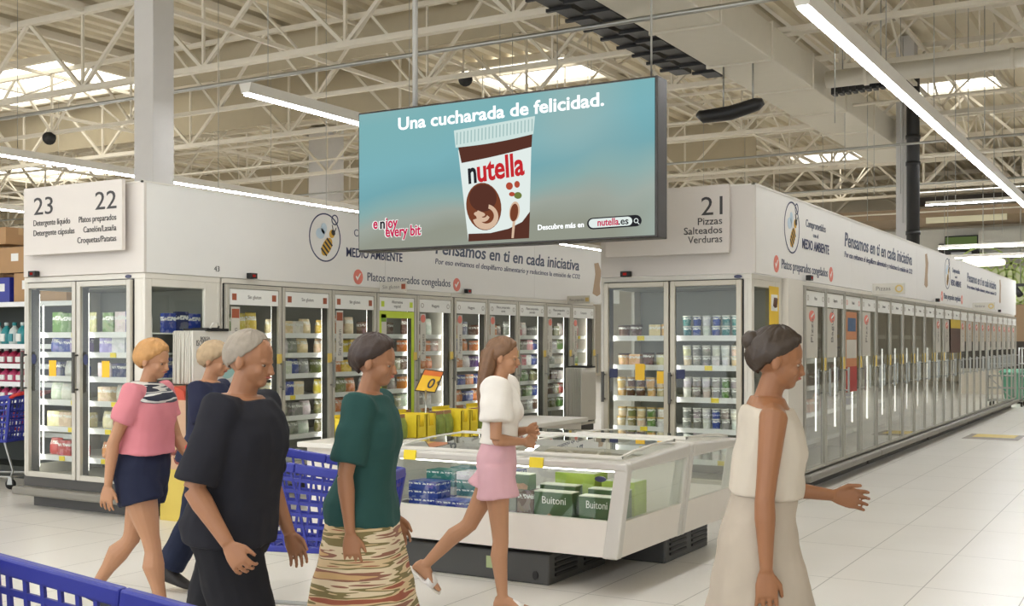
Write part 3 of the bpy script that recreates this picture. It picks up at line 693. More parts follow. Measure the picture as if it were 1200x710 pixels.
# --- aisle 22 side run
S22 = []
for k, (y0, n, lab) in enumerate(((8.1, 5, 'white five-door freezer run just past the hanging insulated bags, under the bee logo'), (12.145, 5, 'white five-door freezer run under the words Pensamos en ti, farther along'))):
    pw = .804 if k == 0 else .816
    t, F, ds = freezer((-8.0, y0, 0), (0, 1, 0), n * pw + .02, .8, [(.01 + i * pw, .01 + (i + 1) * pw) for i in range(n)], lab, stile=.04, shelves=(.37, .6, .8, 1.02, 1.25, 1.47, 1.68))
    thermometer(F, t, .3 if k == 0 else .25, 2.225)
    for i, (d, a, e) in enumerate(ds): S22.append((t, F, d, a, e, k * 5 + i))
# --- aisle 21 end freezer
T21, F21, D21 = freezer((-4.98, 10.28, 0), (1, 0, 0), 1.56, .93, [(.04, .75), (.75, 1.48)], 'beige-white two-door ice cream freezer standing below sign 21', side_glass=True, zb=.24, zt=2.18, zc=2.235, shelves=(.45, .75, 1.05, 1.36, 1.65), stile=.05, dm=mat('champagne_aluminium', (186, 178, 160), .35, .35))
for d, a, e in D21: door_handle(F21, d, a + .015, 1.0, 1.3)
thermometer(F21, T21, .25, 2.235); badge(F21, T21, 1.43, 2.21)
for d, a, e in D21:
    obj('round_sticker', MB(F21).box(a + .06, a + .15, -.03, -.027, 1.24, 1.33), NAVY, d)
d, a, e = D21[0]
obj('price_card', MB(F21).box(a + .34, a + .44, -.03, -.027, 1.22, 1.38), mat('amber_card', (240, 190, 40), .5), d); obj('price_card', MB(F21).box(a + .57, a + .67, -.03, -.027, 1.19, 1.31), mat('amber_card', (240, 190, 40), .5), d)
# yellow notice on the side glass
nt_ = obj('yellow_notice', MB().box(-3.418, -3.414, 10.8, 11.1, 1.62, 2.14), mat('notice_yellow', (240, 200, 40), .5), T21)
obj('notice_picture', MB().box(-3.413, -3.411, 10.85, 11.05, 1.9, 2.06), LABEL, nt_)
cb = MB(); cb.tube([(-3.41, 10.93, 1.94), (-3.41, 10.96, 2.02)], .03, 10); obj('notice_drawing', cb, mat('cocoa_print', (90, 60, 46), .6), nt_)
# --- aisle 21 side runs
S21 = []
y0 = 11.77; idx = 0
for k, n in enumerate((4, 5, 5, 4, 4)):
    pw = .827
    lab = ['nearest four-door freezer of the long right wall, first past the yellow notice', 'five-door freezer of the long right wall, second past the yellow notice', 'five-door freezer at the middle of the long right wall behind the brown poster', 'four-door freezer of the long right wall, fourth past the yellow notice', 'farthest four-door freezer of the long right wall beside the steel trolley'][k]
    t, F, ds = freezer((-3.38, y0, 0), (0, 1, 0), n * pw, .8, [(.01 + i * (pw - .005), .01 + (i + 1) * (pw - .005)) for i in range(n)], lab, zb=.22, zt=2.18, zc=2.235, stile=.035, gl=SGLASS, shelves=(.5, .8, 1.1, 1.4, 1.68), led='open', full=k < 2, dm=mat('grey_door_frame', (168, 164, 152), .35, .4))
    if k == 0: obj('end_panel', MB().box(-4.18, -3.36, 11.24, 11.768, 0.2, 2.235), CASE, t, bevel=.006)
    thermometer(F, t, .05, 2.24)
    for i, (d, a, e) in enumerate(ds): S21.append((t, F, d, a, e, idx)); idx += 1
    y0 += n * pw

# door dressings of the side runs
TXT = mat('grey_print', (120, 116, 110), .6)
def side_header(F, d, a, e, zt, name, sq, m_sq, words):
    lb = obj('header_label', MB(F).box(a + .05, e - .05, -.034, -.029, zt - .2, zt - .045), LABEL, d)
    for x in (a + .08, e - .14):
        if sq: obj('corner_mark', MB(F).box(x, x + .06, -.0355, -.034, zt - .155, zt - .09), m_sq, lb)
        else:
            rg = MB(); ring_flat(rg, F((x + .03, -.034, zt - .12)), F.u, (0, 0, 1), (.03, .03), (.022, .022), 16, Vector(F.v) * -.0015); obj('corner_mark', rg, m_sq, lb)
    if words:
        L_ = words.split('|'); c = (a + e) / 2
        for j, wd in enumerate(L_):
            text(wd, lb, F((c, -.0345, zt - .135 + (.025 if len(L_) > 1 else 0) - j * .05)), F.u, (0, 0, 1), .036, TXT, align='CENTER', ext=.0006)
RB = mat('rust_square', (160, 84, 54), .6)
wordsL = ['Sin gluten', 'Sin gluten', 'Sin gluten', 'Alternativa|vegetal', 'Nuggets', 'Nuggets', 'Platos preparados|carne', 'Platos preparados|pescado', 'Platos preparados|pasta', 'Croquetas']
for t, F, d, a, e, i in S22:
    side_header(F, d, a, e, 2.16, 'x', i < 4, RB if i < 3 else (GREENF if i == 3 else mat('pale_mark', (170, 160, 150), .6)), wordsL[i])
    door_handle(F, d, e - .02, 1.1, 1.4, STEEL)
    obj('handle_tag', MB(F).box(e - .075, e - .005, -.046, -.041, 1.37, 1.47), TAN, d)
    if i in (0, 2, 3, 4, 5, 6, 8, 9):
        st = obj('door_strip', MB(F).box(a + .07, a + .19, -.03, -.027, 1.38, 1.94), FILM, d)
        if i < 4: obj('strip_mark', MB(F).box(a + .08, a + .18, -.032, -.03, 1.83, 1.92), RB if i < 3 else mat('leaf_green', (120, 160, 50), .6), st)
        else: obj('strip_mark', MB().prism(disc_pts(F((a + .13, -.03, 1.88)), F.u, (0, 0, 1), .05, .05, 16), Vector(F.v) * -.002), PINK, st)
        text(['Sin gluten', '', 'Sin gluten', 'Vegetal', 'Nuggets', 'Nuggets', 'Carne', 'Pescado', 'Pasta', 'Croquetas'][i], st, F((a + .155, -.031, 1.44)), (0, 0, 1), -F.u, .055, TXT, ext=.0006)
    if i == 3:
        g = MB(F); z0, z1 = .36, 1.955
        g.box(a + .045, a + .09, -.032, -.027, z0, z1); g.box(e - .1, e - .045, -.032, -.027, z0, z1); g.box(a + .09, e - .1, -.032, -.027, z1 - .08, z1); g.box(a + .09, e - .1, -.032, -.027, z0, z0 + .06)
        obj('green_door_frame', g, GREENF, d)
# projecting flags on the left run
for (yy, wds, m_) in ((10.6, 'Sin gluten', RB), (15.3, 'Platos preparados', mat('gold_ring', (206, 180, 110), .5))):
    t = S22[2][0] if yy < 12 else S22[8][0]
    fl = obj('flag_sign', MB().box(-7.98, -7.6, yy, yy + .012, 2.17, 2.29), FILM, t)
    obj('flag_mark', MB().box(-7.67, -7.615, yy - .003, yy, 2.2, 2.26), m_, fl)
    text(wds, fl, (-7.94, yy - .001, 2.21), (1, 0, 0), (0, 0, 1), .042, TXT, width=.24, ext=.0006)
wordsR = ['Pizza', 'Baguette', 'Panini', 'Pizza', 'Salteado', 'Salteado', 'Arroz', 'Verdura', 'Verdura', 'Patata', 'Patata', 'Crema']
for t, F, d, a, e, i in S21:
    side_header(F, d, a, e, 2.18, 'x', False, mat('pale_mark', (170, 160, 150), .6) if i != 2 else PINK, wordsR[i] if i < 12 else '')
    door_handle(F, d, e - .018, 1.0, 1.3, STEEL)
    if i < 12: obj('handle_tag', MB(F).box(e - .07, e - .005, -.046, -.041, 1.28, 1.42), TAN, d)
    if i in (0, 1, 3) or 9 <= i < 22:
        st = obj('door_strip', MB(F).box(a + .06, a + .5, -.03, -.027, 1.42, 1.97), FILM, d)
        obj('strip_mark', MB().prism(disc_pts(F((a + .27, -.03, 1.87)), F.u, (0, 0, 1), .11, .06, 18), Vector(F.v) * -.002), PINK, st)
        obj('strip_tick', MB(F).bar((a + .23, -.033, 1.86), (a + .33, -.033, 1.9), .004, .02), LABEL, st)
        text(['Pizza', 'Baguette', '', 'Pizza'][i] if i < 4 else 'Verdura', st, F((a + .32, -.031, 1.58)), (0, 0, 1), -F.u, .1, TXT, ext=.0006)
    if i == 2:
        p_ = obj('door_poster', MB(F).box(a + .08, a + .6, -.03, -.027, 1.0, 1.95), mat('orange_poster', (196, 132, 88), .5), d)
        obj('poster_top', MB(F).box(a + .16, a + .54, -.032, -.03, 1.72, 1.88), mat('poster_blue', (70, 96, 128), .6, var=.4, scale=14), p_)
        obj('poster_middle', MB(F).box(a + .1, a + .58, -.032, -.03, 1.4, 1.62), FILM, p_)
        obj('poster_base', MB(F).box(a + .08, a + .6, -.032, -.03, 1.0, 1.3), mat('poster_red', (168, 54, 46), .6, var=.2, scale=12), p_)
    if i == 11:
        p_ = obj('brown_poster', MB(F).box(a - .3, e - .1, -.05, -.045, 1.4, 1.98), mat('poster_brown', (84, 58, 46), .5, var=.3, scale=12), d)
        obj('poster_heading', MB(F).box(a - .3, e - .1, -.053, -.05, 1.83, 1.98), mat('poster_yellow', (206, 176, 50), .5), p_)
for yy, wds in ((14.9, 'Pizzas'), (23.2, 'Verduras')):
    t = S21[3][0] if yy < 20 else S21[13][0]
    fl = obj('flag_sign', MB().box(-3.36, -2.96, yy, yy + .012, 2.2, 2.34), FILM, t)
    rg = MB(); ring_flat(rg, (-3.03, yy, 2.27), (1, 0, 0), (0, 0, 1), (.05, .05), (.03, .03), 18, (0, -.003, 0)); obj('flag_mark', rg, mat('gold_ring', (206, 180, 110), .5), fl)
    text(wds, fl, (-3.32, yy - .001, 2.25), (1, 0, 0), (0, 0, 1), .055, TXT, width=.18, ext=.0006)

# ------------------------------------------------------------------ stock behind the doors
def stock_row(F, a, e, z, keys, cols, rz, where, shelf, gap=.008, v=.24, fill=1.0, prob=1.0, stackto=1):
    x = a + .035; n = 0
    while x < e - .08:
        key = random.choice(keys); wd = {'bag': .155, 'bagS': .155, 'carton': .15, 'cartonL': .175, 'tubG': .1, 'tubB': .13, 'jar': .09, 'cube': .125}[key]
        if x + wd > e - .025: break
        if random.random() < prob:
            col = random.choice(cols); hz = {'tubG': .095, 'tubB': .12, 'jar': .1, 'cube': .115}.get(key, .15)
            for s_ in range(stackto):
                q = F((x + wd / 2, v + random.uniform(0, .03), z + .001 + s_ * (hz * 1.001)))
                pos = ORD[n] if n < len(ORD) else 'last'
                lev = '' if stackto == 1 else (' lower' if s_ == 0 else ' upper')
                lab = f'{col}{lev} {NOUN[key]}, {pos} along {shelf} shelf, {where}'
                o = put(key, q, rz, col, lab, f'frozen goods, {where}', jit=.015)
                if stackto > 1: o.scale = (1, 1, 1)
            n += 1
        x += wd + gap + random.uniform(0, .004)
PAL = [['yellow', 'green', 'white', 'blue'], ['blue', 'white', 'cream', 'grey'], ['yellow', 'olive', 'cream', 'orange'], ['green', 'olive', 'grey', 'brown'], ['brown', 'grey', 'orange', 'white'], ['blue', 'navy', 'orange', 'white'], ['orange', 'purple', 'brown', 'blue'], ['green', 'pink', 'white', 'grey'], ['grey', 'olive', 'blue', 'brown'], ['red', 'grey', 'green', 'white']]
sh22 = (.37, .6, .8, 1.02, 1.25, 1.47, 1.68); nm7 = ['bottom', 'sixth', 'fifth', 'fourth', 'third', 'second', 'top']
for t, F, d, a, e, i in S22:
    for k, z in enumerate(sh22):
        if k == 0: continue
        keys = [['bag'], ['carton', 'bag'], ['bagS', 'cartonL'], ['bag', 'bagS'], ['cartonL']][(i + k) % 5]
        if k < 6: keys = ['bagS', 'cartonL'] if (i + k) % 2 else ['cartonL']
        if k < 6 and (i * 3 + k) % 4 == 0: keys = ['bagS']
        stock_row(F, a, e, z, keys, PAL[i], math.pi / 2, f'{ORD[i]} door past the bags', nm7[k], v=.22)
PE = [['white', 'cream', 'green', 'blue'], ['blue', 'navy', 'white']]
sh6 = (.49, .77, 1.03, 1.26, 1.49, 1.68)
for j, (d, a, e) in enumerate(D22):
    for k, z in enumerate(sh6):
        cols = [['brown', 'red', 'orange'], ['red', 'brown', 'cream'], ['cream', 'white', 'beige'], ['blue', 'navy', 'white'], ['blue', 'lilac', 'white'], ['cream', 'green', 'blue'] if j == 0 else ['green', 'blue', 'navy', 'white']][k]
        stock_row(F22, a, e, z, ['cartonL', 'bagS'] if k < 5 else ['carton', 'bag'], cols, 0, f'{"left" if j == 0 else "right"} door under sign 22', SHN6[k], v=.24)
# blue packs seen through the side glass
for k in range(3):
    for j, z in enumerate((1.26, 1.68)):
        put('carton', F22((1.5, .44 + k * .156, z + .001)), math.pi / 2, 'navy' if k % 2 else 'blue', f'{"navy" if k % 2 else "blue"} carton, {ORD[k]} behind the side glass of end freezer, {"lower" if j == 0 else "upper"}', 'cartons behind the side glass of the end freezer')
sh5 = (.45, .75, 1.05, 1.36, 1.65); nm5 = ['bottom', 'fourth', 'third', 'second', 'top']
d, a, e = D21[0]
W1 = 'left door under sign 21'
stock_row(F21, a, e - .3, 1.65, ['tubB'], ['brown'], 0, W1, 'top', v=.22); stock_row(F21, e - .34, e, 1.65, ['cube'], ['gold', 'cream'], 0, W1 + ', right half', 'top', v=.22)
d2, a2, e2 = D21[1]; W2 = 'right door under sign 21'
stock_row(F21, a, e, 1.36, ['tubB', 'cube'], ['gold', 'gold', 'brown', 'cream'], 0, W1, 'second', v=.22)
for z, nm, cs in ((1.05, 'third', ['gold', 'gold', 'beige', 'brown']), (.75, 'fourth', ['olive', 'cream', 'white', 'green']), (.45, 'bottom', ['gold', 'white'])):
    stock_row(F21, a, e, z, ['tubG'], cs, 0, W1, nm, v=.2, gap=.004, stackto=2)
for z, nm, cs in ((1.65, 'top', ['blue', 'white', 'teal']), (1.36, 'second', ['white', 'cream', 'grey']), (1.05, 'third', ['white', 'green', 'grey']), (.75, 'fourth', ['grey', 'white', 'blue']), (.45, 'bottom', ['white', 'grey'])):
    stock_row(F21, a2, e2, z, ['jar'], cs, 0, W2, nm, v=.2, gap=.006, stackto=2)
for t, F, d, a, e, i in S21[:5]:
    for k, z in ((1, .8), (2, 1.1), (3, 1.4)):
        stock_row(F, a, e, z, ['cartonL', 'bag'], PAL[(i * 3 + 1) % 10], math.pi / 2, f'{ORD[i]} door past the yellow notice', ['bottom', 'fourth', 'third', 'second'][k], v=.22, gap=.06)

# ------------------------------------------------------------------ fascias over the freezers with their printing
def fascia(x0, x1, y0, y1, z0, z1, label, joints):
    t = empty('freezer_fascia', ((x0 + x1) / 2, (y0 + y1) / 2, z0), label, 'fascia')
    th = .03
    obj('front_board', MB().box(x0, x1, y0, y0 + th, z0, z1), PLATE, t)
    obj('back_board', MB().box(x0, x1, y1 - th, y1, z0, z1), FASCIA, t)
    obj('far_side_board', MB().box(x0, x0 + th, y0 + th, y1 - th, z0, z1), FASCIA, t)
    e = joints + [y1 - th]; p = y0 + th; bs = []
    for q_ in e: bs.append(obj('side_board', MB().box(x1 - th, x1, p + .002, q_ - .002, z0, z1), FASCIA, t)); p = q_
    tr = MB(); tr.box(x1 - .035, x1 + .005, y0 - .005, y1, z1, z1 + .015); tr.box(x0, x1, y0 - .005, y0 + .035, z1, z1 + .015)
    obj('top_trim', tr, WHITE, t)
    return t, bs
FL, fbl = fascia(-9.66, -7.99, 7.12, 17.2, 2.223, 3.03, 'long white fascia above the left freezers, printed Pensamos en ti', [10.72, 14.3])
FR, fbr = fascia(-4.97, -3.38, 10.26, 30.2, 2.24, 3.06, 'long white fascia above the right wall of freezers', [13.9, 17.9, 22, 26])
INK2 = mat('slate_ink', (76, 84, 104), .6)
BEEY = mat('bee_yellow', (206, 160, 52), .6); BEEK = mat('bee_black', (46, 42, 40), .6); WING = mat('wing_blue', (196, 214, 226), .6)
def bee(par, X, y, z, s, m):
    U = Vector((0, 1, 0)); O = Vector((.002, 0, 0)); P_ = lambda du, dz, k=0: Vector((X + .0005 + k * .002, y + du * s, z + dz * s))
    mb = MB(); ring_flat(mb, P_(0, 0), U, (0, 0, 1), (.27 * s, .27 * s), (.255 * s, .255 * s), 40, O)
    ring_flat(mb, P_(.17, .21), U, (0, 0, 1), (.06 * s, .06 * s), (.046 * s, .046 * s), 20, O)
    b = obj('bee_emblem', mb, NAVY, par)
    th = math.radians(50); ax = U * math.cos(th) + Vector((0, 0, 1)) * math.sin(th); pr = -U * math.sin(th) + Vector((0, 0, 1)) * math.cos(th)
    mb = MB(); mb.prism(disc_pts(P_(.03, -.1), ax, pr, .12 * s, .07 * s, 24), O); mb.prism(disc_pts(P_(.12, .05), ax, pr, .05 * s, .045 * s, 18), O); obj('bee_body', mb, BEEY, b)
    mb = MB()
    for q_ in (-.08, -.03, .02, .07): mb.prism([P_(.03, -.1, 1) + (ax * (q_ - .011) + pr * .062) * s, P_(.03, -.1, 1) + (ax * (q_ + .011) + pr * .062) * s, P_(.03, -.1, 1) + (ax * (q_ + .011) - pr * .062) * s, P_(.03, -.1, 1) + (ax * (q_ - .011) - pr * .062) * s], O)
    mb.prism(disc_pts(P_(.14, .065, 1), ax, pr, .03 * s, .035 * s, 14), O)
    mb.bar(P_(.14, .08, 1), P_(.12, .15, 1), .004, .008 * s); mb.bar(P_(.16, .07, 1), P_(.19, .12, 1), .004, .008 * s); obj('bee_stripes', mb, BEEK, b)
    mb = MB(); mb.prism(disc_pts(P_(-.08, .04), U, (0, 0, 1), .075 * s, .06 * s, 20), O); mb.prism(disc_pts(P_(-.02, .1), U, (0, 0, 1), .05 * s, .06 * s, 20), O); obj('bee_wings', mb, WING, b)
def icon(par, X, y, z, r):
    b = obj('round_icon', MB().prism(disc_pts((X, y, z), (0, 1, 0), (0, 0, 1), r, r, 24), (.002, 0, 0)), PINK, par)
    mb = MB(); mb.prism([Vector((X + .002, y, z)) + Vector((0, a_ * r, b_ * r)) for a_, b_ in ((-.55, 0), (-.2, -.5), (.6, .5), (.3, .45), (-.15, -.1), (-.4, .15))], (.001, 0, 0)); obj('icon_figure', mb, LABEL, b)
YU, ZU = (0, 1, 0), (0, 0, 1)
def block(par, X, y0, z0, k=1.0, spoon=True):
    """one printed panel: emblem, pledge, slogan, category; y0 is the emblem's centre"""
    T = lambda s, y, z, size, m, wd, **kw: text(s, par, (X, y0 + y, z0 + z), YU, ZU, size, m, width=wd, **kw)
    bee(par, X, y0, z0 + .51, .98, NAVY)
    T('Comprometidos', .5, .565, .085, INK2, .78, align='LEFT'); T('con el', .78, .475, .05, INK2, .2); T('MEDIO AMBIENTE', .36, .33, .105, NAVY, 1.06, bold=.02)
    T('Pensamos en ti en cada iniciativa', 2.12, .48, .17, INK2, 3.95, shear=.12, bold=.02)
    T('Por eso evitamos el despilfarro alimentario y reducimos la emisión de CO2', 2.12, .35, .072, NAVY, 3.98, shear=.12)
    icon(par, X, y0 + .58 - 1.1 + (1.1 if X < -7 else 0), z0 + .11, .085)
    s_ = .74 if X < -7 else -.36
    T('Platos preparados congelados', s_, .075, .1, INK2, 1.72); icon(par, X, y0 + s_ + 1.88, z0 + .11, .085)
block(fbl[0], -7.99, 9.63, 2.22)
block(fbr[0], -3.38, 11.43, 2.25)
block(fbr[3], -3.38, 20.55, 2.25)
text('43', fbl[0], (-7.99, 7.98, 2.275), YU, ZU, .055, CHAR)
HANDM = mat('printed_skin', (176, 150, 122), .6)
def spoon(par, X, y, z):
    mb = MB(); mb.prism([(X, y - .16, z - .26), (X, y + .0, z - .3), (X, y + .12, z - .26), (X, y + .1, z - .1), (X, y + .16, z + .1), (X, y + .05, z + .24), (X, y - .1, z + .22), (X, y - .06, z + .05)], (.002, 0, 0)); obj('printed_hand', mb, HANDM, par)
spoon(fbr[2], -3.38, 18.65, 2.74); spoon(fbr[4], -3.38, 27.3, 2.74); spoon(fbl[2], -7.99, 16.35, 2.62)

# aisle sign plates hanging on the fascias
def plate(x0, x1, Y, z0, z1, label):
    t = empty('aisle_sign', ((x0 + x1) / 2, Y, z0), label, 'sign')
    obj('plate', MB().box(x0, x1, Y - .1, Y - .06, z0, z1), PLATE, t, bevel=.003)
    br = MB(); br.box(x0 + .2, x0 + .25, Y - .06, Y - .001, z0 + .1, z1 - .1); br.box(x1 - .25, x1 - .2, Y - .06, Y - .001, z0 + .1, z1 - .1); obj('bracket', br, STEEL, t)
    return t
P23 = plate(-9.52, -8.16, 7.12, 2.42, 3.06, 'white aisle sign with numbers 23 and 22 on the left fascia')
yy = 7.019
text('23', P23, (-9.38, yy, 2.80), (1, 0, 0), ZU, .17, CHAR, width=.27); text('Detergente líquido', P23, (-9.38, yy, 2.695), (1, 0, 0), ZU, .058, CHAR, width=.52); text('Detergente cápsulas', P23, (-9.38, yy, 2.60), (1, 0, 0), ZU, .058, CHAR, width=.58)
text('22', P23, (-8.52, yy, 2.80), (1, 0, 0), ZU, .17, CHAR, width=.28); text('Platos preparados', P23, (-8.23, yy, 2.695), (1, 0, 0), ZU, .058, CHAR, align='RIGHT', width=.5); text('Canelón/Lasaña', P23, (-8.23, yy, 2.60), (1, 0, 0), ZU, .058, CHAR, align='RIGHT', width=.44); text('Croquetas/Patatas', P23, (-8.23, yy, 2.505), (1, 0, 0), ZU, .058, CHAR, align='RIGHT', width=.52)
P21 = plate(-4.87, -3.6, 10.26, 2.43, 3.07, 'white aisle sign with number 21, Pizzas, Salteados, Verduras')
yy = 10.159
text('21', P21, (-3.88, yy, 2.79), (1, 0, 0), ZU, .18, CHAR, width=.21); text('Pizzas', P21, (-3.66, yy, 2.70), (1, 0, 0), ZU, .07, CHAR, align='RIGHT', width=.24); text('Salteados', P21, (-3.66, yy, 2.615), (1, 0, 0), ZU, .07, CHAR, align='RIGHT', width=.38); text('Verduras', P21, (-3.66, yy, 2.53), (1, 0, 0), ZU, .07, CHAR, align='RIGHT', width=.34)
# ------------------------------------------------------------------ island chest freezers in the cross aisle
BWH = mat('bunker_white_panel', (226, 219, 209), .4)
BGR = mat('bunker_grey_rail', (206, 202, 194), .35, .15)
VENT = mat('plinth_grey', (74, 74, 72), .5)
def bunker(x0, x1, y0, y1, px0, px1, facing, label):
    t = empty('island_freezer', ((x0 + x1) / 2, (y0 + y1) / 2, 0), label, 'freezer', 'island freezers in the cross aisle')
    s = facing                       # -1: glass front looks towards -Y, +1 towards +Y
    yf, yb = (y0, y1) if s < 0 else (y1, y0); din = -s
    it = .08                         # the ends lean in towards the bottom
    Y = lambda d: yf + din * d
    def slab(mb, d0, d1, z0, z1, i0, i1, mi=0):
        """a slab along X between depths d0..d1, its ends following the lean"""
        a, b = sorted((Y(d0), Y(d1)))
        mb.hexa([(x0 + i0, a, z0), (x1 - i0, a, z0), (x1 - i0, b, z0), (x0 + i0, b, z0)], [(x0 + i1, a, z1), (x1 - i1, a, z1), (x1 - i1, b, z1), (x0 + i1, b, z1)], mi)
    D = abs(y1 - y0); lean = lambda z: it * (1 - (z - .24) / .62)
    body = MB()
    slab(body, .02, .06, .24, .47, lean(.24) + .06, lean(.47) + .06); slab(body, .06, D - .01, .24, .3, lean(.24) + .06, lean(.3) + .06)
    slab(body, D - .05, D - .005, .3, .79, lean(.3) + .06, lean(.79) + .06)
    for sg in (0, 1):
        xa = lambda z, w_: (x0 + lean(z) + w_) if sg == 0 else (x1 - lean(z) - w_)
        a, b = sorted((Y(.06), Y(D - .05)))
        for z0, z1 in ((.24, .47),):
            body.hexa([(xa(z0, .0), a, z0), (xa(z0, .04), a, z0), (xa(z0, .04), b, z0), (xa(z0, .0), b, z0)], [(xa(z1, .0), a, z1), (xa(z1, .04), a, z1), (xa(z1, .04), b, z1), (xa(z1, .0), b, z1)])
    obj('body_panel', body, BWH, t)
    for sg in (0, 1):
        for (d0, d1) in ((.0, .075), (D - .06, D - .005)):
            a, b = sorted((Y(d0), Y(d1)))
            xa = lambda z, w_: (x0 + lean(z) + w_) if sg == 0 else (x1 - lean(z) - w_)
            post = MB(); post.hexa([(xa(.235, -.008), a, .235), (xa(.235, .1), a, .235), (xa(.235, .1), b, .235), (xa(.235, -.008), b, .235)], [(xa(.83, -.008), a, .83), (xa(.83, .085), a, .83), (xa(.83, .085), b, .83), (xa(.83, -.008), b, .83)])
            obj('corner_post', post, BGR, t, bevel=.012)
    gl = MB(); slab(gl, .03, .038, .47, .79, lean(.47) + .085, lean(.79) + .085)
    obj('front_glass', gl, BGLASS, t)
    for sg in (0, 1):
        g = MB(); a, b = sorted((Y(.075), Y(D - .06)))
        xa = lambda z, w_: (x0 + lean(z) + w_) if sg == 0 else (x1 - lean(z) - w_)
        g.hexa([(xa(.47, .012), a, .47), (xa(.47, .02), a, .47), (xa(.47, .02), b, .47), (xa(.47, .012), b, .47)], [(xa(.79, .012), a, .79), (xa(.79, .02), a, .79), (xa(.79, .02), b, .79), (xa(.79, .012), b, .79)])
        obj('end_glass', g, BGLASS, t)
    rail = MB(); slab(rail, -.01, .09, .79, .845, .0, .0); slab(rail, D - .1, D, .79, .885, .0, .0)
    for (xa, xb) in ((x0 - .005, x0 + .08), (x1 - .08, x1 + .005)):
        a, b = Y(.05), Y(D - .05)
        pts0 = [(xa, a, .79), (xb, a, .79), (xb, b, .79), (xa, b, .79)]; pts1 = [(xa, a, .85), (xb, a, .85), (xb, b, .885), (xa, b, .885)]
        if s > 0: pts0 = [pts0[3], pts0[2], pts0[1], pts0[0]]; pts1 = [pts1[3], pts1[2], pts1[1], pts1[0]]
        rail.hexa(pts0, pts1)
    obj('top_rail', rail, BGR, t, bevel=.014)
    nl = 2; L_ = (x1 - x0 - .16) / nl
    for k in range(nl):
        xa = x0 + .08 + k * L_; xb = xa + L_; mb = MB(); f = MB()
        zz = [(.09, .852), (.3, .878), (.6, .893), (D - .1, .897)]; dz = .012 * k
        for (da, za), (db, zb_) in zip(zz, zz[1:]):
            mb.hexa([(xa, Y(da), za + dz), (xb, Y(da), za + dz), (xb, Y(db), zb_ + dz), (xa, Y(db), zb_ + dz)], [(xa, Y(da), za + dz + .005), (xb, Y(da), za + dz + .005), (xb, Y(db), zb_ + dz + .005), (xa, Y(db), zb_ + dz + .005)])
            for xx in (xa, xb - .02): f.hexa([(xx, Y(da), za + dz - .004), (xx + .02, Y(da), za + dz - .004), (xx + .02, Y(db), zb_ + dz - .004), (xx, Y(db), zb_ + dz - .004)], [(xx, Y(da), za + dz + .01), (xx + .02, Y(da), za + dz + .01), (xx + .02, Y(db), zb_ + dz + .01), (xx, Y(db), zb_ + dz + .01)])
        a, b = sorted((Y(.085), Y(.11))); f.box(xa, xb, a, b, .846 + dz, .864 + dz); a, b = sorted((Y(D - .13), Y(D - .09))); f.box(xa, xb, a, b, .89 + dz, .91 + dz)
        ld = obj('sliding_lid', f, WHITE, t); obj('lid_glass', mb, BGLASS, ld)
    ld = MB(); a, b = sorted((Y(.08), Y(.1))); ld.box(x0 + .12, x1 - .12, a, b, .772, .785); obj('led_strip', ld, LED, t)
    pl = MB(); a, b = sorted((Y(.1), Y(D - .1))); pl.box(px0, px1, a, b, .0, .2)
    p_ = obj('plinth', pl, VENT, t, bevel=.012)
    vt = MB()
    for k in range(2):
        for j in range(4):
            ya = a + .08 + k * (b - a) * .5; vt.box(px1 - .01, px1 + .012, ya, ya + (b - a) * .36, .05 + j * .035, .068 + j * .035)
    obj('vent', vt, BLACK, p_)
    pw = MB(); pw.box(x0 + .12, x1 - .3, min(Y(.3), Y(D - .05)), max(Y(.3), Y(D - .05)), .2, .25); obj('chassis', pw, BLACK, t)
    ln = MB(); slab(ln, .065, D - .055, .305, .33, .12, .12); obj('liner_floor', ln, WHITE, t)
    return t, p_
B1, P1 = bunker(-4.84, -2.93, 6.43, 7.49, -4.72, -3.54, -1, 'front island freezer with green cartons behind its glass, nearest the shoppers')
B2, P2 = bunker(-4.84, -2.93, 7.5, 8.56, -4.5, -3.17, 1, 'rear island freezer back to back with the front one, below sign 21')
c = Vector((-3.13, 6.437, .75)); obj('maker_badge', MB().prism(disc_pts((-3.12, 6.438, .735), (1, 0, 0), (0, 0, 1), .04, .018, 24), (0, -.006, 0)), mat('badge_blue', (60, 62, 90), .3), B1)
for px in (-4.62, -3.62):
    obj('price_tag', MB().hexa([(px, 6.405, .785), (px + .1, 6.405, .785), (px + .1, 6.415, .785), (px, 6.415, .785)], [(px, 6.415, .85), (px + .1, 6.415, .85), (px + .1, 6.425, .85), (px, 6.425, .85)]), YELLOW, B1)
obj('plinth_label', MB().box(-4.02, -3.95, 6.527, 6.53, .075, .155), mat('green_label', (176, 190, 140), .5), P1)
kn = MB(); kn.prism(disc_pts((-3.64, 6.53, .06), (1, 0, 0), (0, 0, 1), .02, .03, 16), (0, -.008, 0)); obj('plinth_latch', kn, BLACK, P1)

